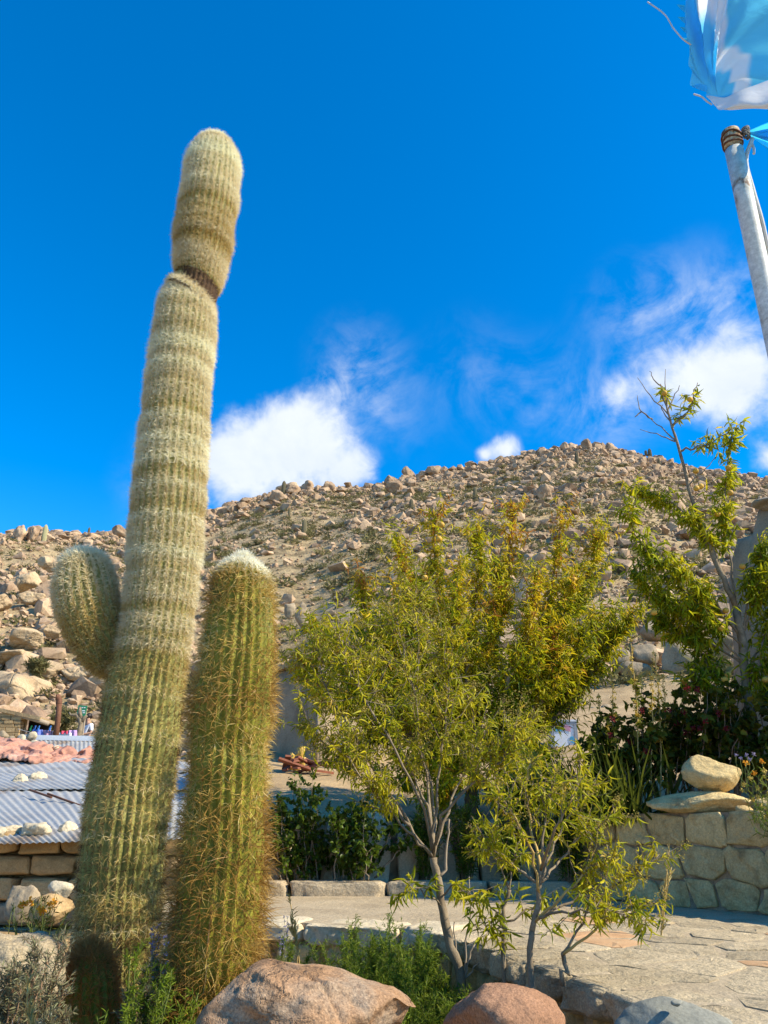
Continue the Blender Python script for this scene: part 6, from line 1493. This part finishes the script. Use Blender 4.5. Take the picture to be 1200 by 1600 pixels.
def dry_bushes():
    spec = [(-10, 120, 1440, 1600, 3.3, 260, 'tangled dry grey-green bush in the near corner left of the barrel cactus'), (-60, 60, 1455, 1620, 3.0, 261, 'dry twiggy bush cut by the picture edge'), (40, 120, 1530, 1640, 2.8, 262, 'low dark straggly bush touching the barrel cactus'), (180, 270, 1480, 1610, 3.7, 263, 'straw coloured tangle at the foot of the tall cactus')]
    for x0, x1, yt, yb, Y, sd_, lb in spec: scrub_ball('dry_bush', lb, x0, x1, yt, yb, Y, 'greygrass', sd_, 8000, stem='redtwig', L=(.014, .032), zbase=-.47)
    px_rock('boulder', 'pale whitish rough rock behind the dry bush at the near corner', -80, 104, 1448, 1600, 3.75, 270, M['flag_stone'], .8, sub=5, cuts=12, rough=.12)
    px_rock('boulder', 'grey angular stone below the adobe wall', 4, 62, 1382, 1452, 6.6, 271, M['greyrock'], .8, sub=4, cuts=9); px_rock('boulder', 'white squarish stone set against the tall cactus foot', 74, 116, 1372, 1410, 6.9, 272, M['whitestone'], .7, sub=4, cuts=9, cat='stone')
    px_rock('boulder', 'brownish rounded stone between adobe wall and tall cactus', 46, 112, 1396, 1450, 6.4, 273, M['adobe'], .8, sub=4, cuts=9)
    b = W(60, 1450, 5.6); b[2] = -.45; p = Plant('marigold', 'dark leafy marigold with orange blooms below the adobe wall', 'flower', b, 280); rg = p.rg
    for k in range(34):
        e = W(rg.uniform(20, 118), rg.uniform(1392, 1450), 5.6+rg.normal(0, .12)); C = p.limb([b+np.array([rg.uniform(-.22, .25), rg.normal(0, .08), 0]), (b+e)/2+rg.normal(0, .03, 3), e], .003, .0015, 'stem', 'greenstem', n=7, sides=4); p.direct(C, 34, .15, 1, (.025, .05), (.35, .2), .1, .7)
    p.heads(np.array(WP([(35, 1414, 5.4), (46, 1411, 5.4), (64, 1421, 5.35), (66, 1424, 5.35), (82, 1413, 5.4)])), .022, 26, 'petal_orange', 'flowers', (.016, .026)); p.finish('darkleaf', NEEDLE, 0)
    # flowers on the terrace at the right edge
    Y = 6.3; b = W(1205, 1290, Y); b[2] = .55; p = Plant('blanket_flower', 'sunlit yellow and orange flowers leaning over the terrace wall end', 'flower', b, 281); rg = p.rg; q = []
    for x, y in [(1166, 1192), (1178, 1208), (1190, 1190), (1172, 1216), (1162, 1226), (1184, 1232), (1196, 1214), (1176, 1250), (1190, 1260), (1200, 1240), (1210, 1205), (1174, 1270), (1198, 1275), (1183, 1245), (1160, 1235), (1194, 1204)]:
        e = W(x, y, Y+rg.normal(0, .08)); q.append(e); C = p.limb([b+rg.normal(0, .03, 3), (b+e)/2+rg.normal(0, .03, 3), e], .003, .002, 'stem', 'greenstem', n=8, sides=4); p.direct(C, 16, .1, .9, (.03, .06), (.7, .15), .1, .6)
    q = np.array(q); p.heads(q[3:], .018, 24, 'petal_yellow', 'flowers', (.010, .018)); p.heads(q[:3], .02, 24, 'petal_orange', 'flowers', (.010, .018)); p.finish('herb', NEEDLE, 0)
    p = Plant('aster', 'small violet asters in shade behind the blanket flowers', 'flower', W(1165, 1240, 6.7), 282); q = np.array(WP([(1157, 1184, 6.7), (1166, 1180, 6.7), (1171, 1186, 6.7), (1150, 1180, 6.75), (1178, 1178, 6.7)]))
    for e in q: p.limb([p.t.location, (np.array(p.t.location)+e)/2, e], .003, .002, 'stem', 'greenstem', n=6, sides=4)
    p.heads(q, .016, 16, 'petal_violet', 'flowers', (.010, .016)); p.finish('herb')
dry_bushes()

# ---------------------------------------------------------------- flagpole and flag
def flag():
    W = lambda px, py, Y: globals()['W'](px, py, Y*.66)
    WP = lambda l: [W(*q) for q in l]
    Y = 3.4; top = W(1141, 207, Y)
    t = thing('flagpole', 'grey white painted flagpole with a rusty top collar', 'flagpole', (top[0], top[1], 0))
    m = MB(); r = 13.5*ZD(top)/FPX
    H = top[2]; zs = np.concatenate([[-.3], np.linspace(0, H-.09, 12)])
    m.tube([(0, 0, z) for z in zs], [r]*len(zs), 28); m.build('pole', M['polepaint'], t, True)
    m = MB(); m.tube([(0, 0, H-.072), (0, 0, H)], [r*.99, r*.99], 28); m.build('collar', M['rustband'], t, True)
    for k, z in enumerate((H-.022, H-.046, H-.066)):
        th = np.linspace(0, 2*np.pi, 26); m = MB(); m.tube([(r*1.05*math.cos(a), r*1.05*math.sin(a), z+.004*math.sin(a*2+k)) for a in th], .004, 6); m.build('wire_ring', M['rust'], t, True)
    # knot of cords
    rg = np.random.default_rng(2); kc = np.array([r+.018, -.015, H-.025])
    m = MB()
    for k in range(7):
        th = np.linspace(0, 5.5, 14); a = rg.normal(size=3)*.3
        m.tube([kc+np.array([.013*math.cos(x+k), .013*math.sin(x*1.1+k), .018*math.sin(x*.9+a[0])+.003*k]) for x in th], .004, 5)
    tag(m.build('rope_knot', M['greyrope'], None, True, tuple(np.array(t.location))), 'knotted grey cords binding the flag corner to the pole top', 'knot')
    kw = np.array(t.location)+kc
    m = MB(); P = [kw+np.array([.02, 0, -.02]), W(1166, 250, Y), W(1178, 300, Y), W(1192, 350, Y-.02), W(1206, 420, Y), W(1220, 520, Y)]
    m.tube(smooth_path(P, 30), .0075, 6); tag(m.build('halyard_rope', M['rope'], None, True), 'twisted pale halyard rope hanging down beside the flagpole', 'rope')
    # cloth: one sheet, from the tied corner out of the frame and back over the pole top
    f = thing('flag', 'sky blue and white flag flapping above the flagpole with a frayed stitched edge', 'flag', tuple(kw))
    Lc = np.array(f.location)
    nu, nv = 110, 60
    rows = np.array([  # guide points of the sheet: rows run along the fly, columns across the bands
        [[1163, 206, 3.42], [1200, 196, 3.3], [1240, 190, 3.2], [1290, 185, 3.05], [1330, 180, 2.9]],
        [[1164, 207, 3.41], [1204, 204, 3.3], [1250, 200, 3.15], [1300, 205, 3.0], [1345, 215, 2.85]],
        [[1165, 208, 3.40], [1206, 212, 3.3], [1252, 222, 3.1], [1310, 235, 2.95], [1360, 245, 2.8]],
        [[1166, 209, 3.40], [1207, 222, 3.3], [1252, 245, 3.1], [1310, 262, 2.95], [1365, 270, 2.8]],
        [[1167, 210, 3.40], [1206, 230, 3.32], [1250, 262, 3.15], [1305, 285, 3.0], [1360, 292, 2.85]]], float)
    def patch(G4, nu, nv):
        A = np.stack([smooth_path(r, nu+1) for r in G4], 0)
        return np.stack([smooth_path(A[:, i], nv+1) for i in range(nu+1)], 0)
    def topts(P2, seed, amp):
        P = np.array([[W(*P2[i, j]) for j in range(P2.shape[1])] for i in range(P2.shape[0])]); return P
    def mk(nm, P2, mat, wave, tint=None):
        P = topts(P2, 1, 0); nu, nv = P.shape[0]-1, P.shape[1]-1
        P = P+wave(P2, P)
        i, j = np.meshgrid(np.arange(nu), np.arange(nv), indexing='ij'); m_ = nv+1
        F = np.stack([i*m_+j, (i+1)*m_+j, (i+1)*m_+j+1, i*m_+j+1], -1).reshape(-1, 4)
        return link(nm, np_me(nm, P.reshape(-1, 3)-Lc, F, mat, None if tint is None else np.broadcast_to(tint, P.shape[:2]).ravel(), smooth=True), f)
    g = patch(rows, 60, 40)
    v = np.linspace(0, 1, 41)[None, :]; u = np.linspace(0, 1, 61)[:, None]
    mk('tied_corner', g, M['flag_blue'], lambda P2, P: (np.sin(v*26+u*2)*.014*sstep(0, .25, u)+np.sin(v*11+1)*.02*u)[..., None]*np.array([.2, -.8, .4]))
    # upper blue band, seen from below against the light
    rows = np.array([
        [[1062, -60, 3.25], [1120, -70, 3.1], [1190, -80, 2.95], [1260, -85, 2.85], [1330, -80, 2.8]],
        [[1066, 0, 3.2], [1120, 0, 3.08], [1190, 0, 2.95], [1260, 0, 2.85], [1340, 10, 2.8]],
        [[1079, 70, 3.1], [1120, 62, 3.0], [1185, 60, 2.9], [1260, 62, 2.8], [1345, 80, 2.75]],
        [[1086, 112, 3.0], [1126, 108, 2.9], [1180, 105, 2.8], [1260, 110, 2.72], [1350, 130, 2.7]],
        [[1104, 152, 2.90], [1133, 153, 2.80], [1172, 138, 2.73], [1261, 116, 2.67], [1352, 152, 2.65]]], float)
    g = patch(rows, 120, 90); v = np.linspace(0, 1, 91)[:, None].T; u = np.linspace(0, 1, 121)[:, None]
    def wv(P2, P):
        # pleats that fan out of the gathered corner at the lower left
        X = u*4.0; Yv = 1-v; ang = np.arctan2(Yv+.05, X-.55); rad = np.hypot(X-.55, Yv)
        fold = .030*np.sin(ang*6.5+.6)*sstep(.05, .7, rad)+.014*np.sin(ang*15+rad*2.0)*sstep(.1, .6, rad)+.010*np.sin(ang*31+rad*5)*sstep(.2, .7, rad)
        fold = fold*sstep(1.0, .9, v)
        return fold[..., None]*np.array([.25, -.95, .1])
    cu = .16+.26*v; band = sstep(.10, .05, np.abs(u-cu))  # pale diagonal streak: sun glare through the cloth, painted as colour
    # rows of the guide run down the picture, so the grid's first axis is the fly
    up = mk('upper_cloth', g, M['flag_glare'], wv, band)
    # white band, folded under and shaded
    rows = np.array([
        [[1103, 148, 2.91], [1133, 150, 2.81], [1171, 136, 2.73], [1261, 112, 2.67], [1352, 150, 2.65]],
        [[1106, 157, 2.86], [1134, 160, 2.74], [1180, 146, 2.66], [1262, 128, 2.6], [1352, 165, 2.58]],
        [[1112, 164, 2.82], [1136, 168, 2.70], [1186, 158, 2.62], [1262, 150, 2.55], [1352, 185, 2.55]],
        [[1122, 169, 2.80], [1140, 172, 2.70], [1188, 170, 2.64], [1262, 180, 2.6], [1352, 210, 2.6]]], float)
    g = patch(rows, 60, 26); v = np.linspace(0, 1, 27)[None, :]; u = np.linspace(0, 1, 61)[:, None]
    mk('white_band', g, M['flag_white'], lambda P2, P: (np.sin(u*17+v*3)*.010*np.sin(np.pi*v))[..., None]*np.array([0, -.8, .3]))
    # frayed loops and loose threads
    for k, (y, s) in enumerate(((8, 12), (27, 14), (43, 13), (60, 10))):
        a = W(1068+y*.16, y, 3.18); m = MB()
        b0 = W(1068+y*.16-s, y-1, 3.2); b1 = W(1070+y*.16, y+13, 3.17); c0 = W(1068+y*.16-s*.5, y+6, 3.12)
        m.add(np.array([a, b0, c0, b1])-Lc, [(0, 1, 2), (0, 2, 3)]); m.build('frayed_loop', M['flag_blue'], f)
    for P in ([(1080, 70, 3.1), (1068, 62, 3.1), (1052, 44, 3.12), (1038, 22, 3.15), (1012, 3, 3.2)], [(1112, 163, 2.84), (1104, 158, 2.85), (1096, 151, 2.86), (1084, 147, 2.88)]):
        m = MB(); m.tube(smooth_path(np.array(WP(P))-Lc, 16), .0028, 5); m.build('loose_thread', M['rope'], f)
    m = MB(); m.tube(smooth_path(np.array(WP([(1174, 222, 3.38), (1178, 232, 3.38), (1178, 240, 3.37)]))-Lc, 8), .005, 5); m.build('loose_cord', M['rope'], f)
M['flag_blue'] = None
def mat_cloth(name, col, tr, col2=None):
    m, nt, b = new_mat(name); N = nt.nodes; L = nt.links
    b.inputs['Base Color'].default_value = (*col, 1); b.inputs['Roughness'].default_value = .38; b.inputs['Specular IOR Level'].default_value = .5
    t = N.new('ShaderNodeBsdfTranslucent'); t.inputs[0].default_value = (*col, 1); mx = N.new('ShaderNodeMixShader'); mx.inputs[0].default_value = tr
    L.new(b.outputs[0], mx.inputs[1]); L.new(t.outputs[0], mx.inputs[2]); L.new(mx.outputs[0], N['Material Output'].inputs[0])
    if col2:
        at = N.new('ShaderNodeAttribute'); at.attribute_name = 'tint'; mc = N.new('ShaderNodeMix'); mc.data_type = 'RGBA'; L.new(at.outputs['Fac'], mc.inputs['Factor'])
        mc.inputs['A'].default_value = (*col, 1); mc.inputs['B'].default_value = (*col2, 1); L.new(mc.outputs['Result'], b.inputs['Base Color']); L.new(mc.outputs['Result'], t.inputs[0])
    tc = N.new('ShaderNodeTexCoord'); n = N.new('ShaderNodeTexNoise'); n.inputs['Scale'].default_value = 26; n.inputs['Detail'].default_value = 5; n.inputs['Distortion'].default_value = .6; L.new(tc.outputs['Object'], n.inputs['Vector'])
    bp = N.new('ShaderNodeBump'); bp.inputs['Strength'].default_value = .25; bp.inputs['Distance'].default_value = .01; L.new(n.outputs['Fac'], bp.inputs['Height']); L.new(bp.outputs[0], b.inputs['Normal']); L.new(bp.outputs[0], t.inputs['Normal'])
    return m
M['flag_blue'] = mat_cloth('sky blue flag cloth', (.06, .58, .90), .62)
M['flag_glare'] = mat_cloth('sky blue flag cloth with painted glare', (.14, .68, .97), .7, (.95, .97, .98))  # second colour is the glare of the sun, painted over the blue
M['flag_white'] = mat_cloth('white flag cloth', (.80, .79, .76), .35)
M['rustband'] = mat_rock('chipped rusty collar', [(.10, .05, .03), (.20, .11, .06), (.58, .55, .48), (.24, .14, .07)], scale=22, bump=.4, bscale=60, fine=120, bdist=.004)
M['greyrope'] = mat_plain('dirty grey cord', (.22, .19, .16), .85)
flag()
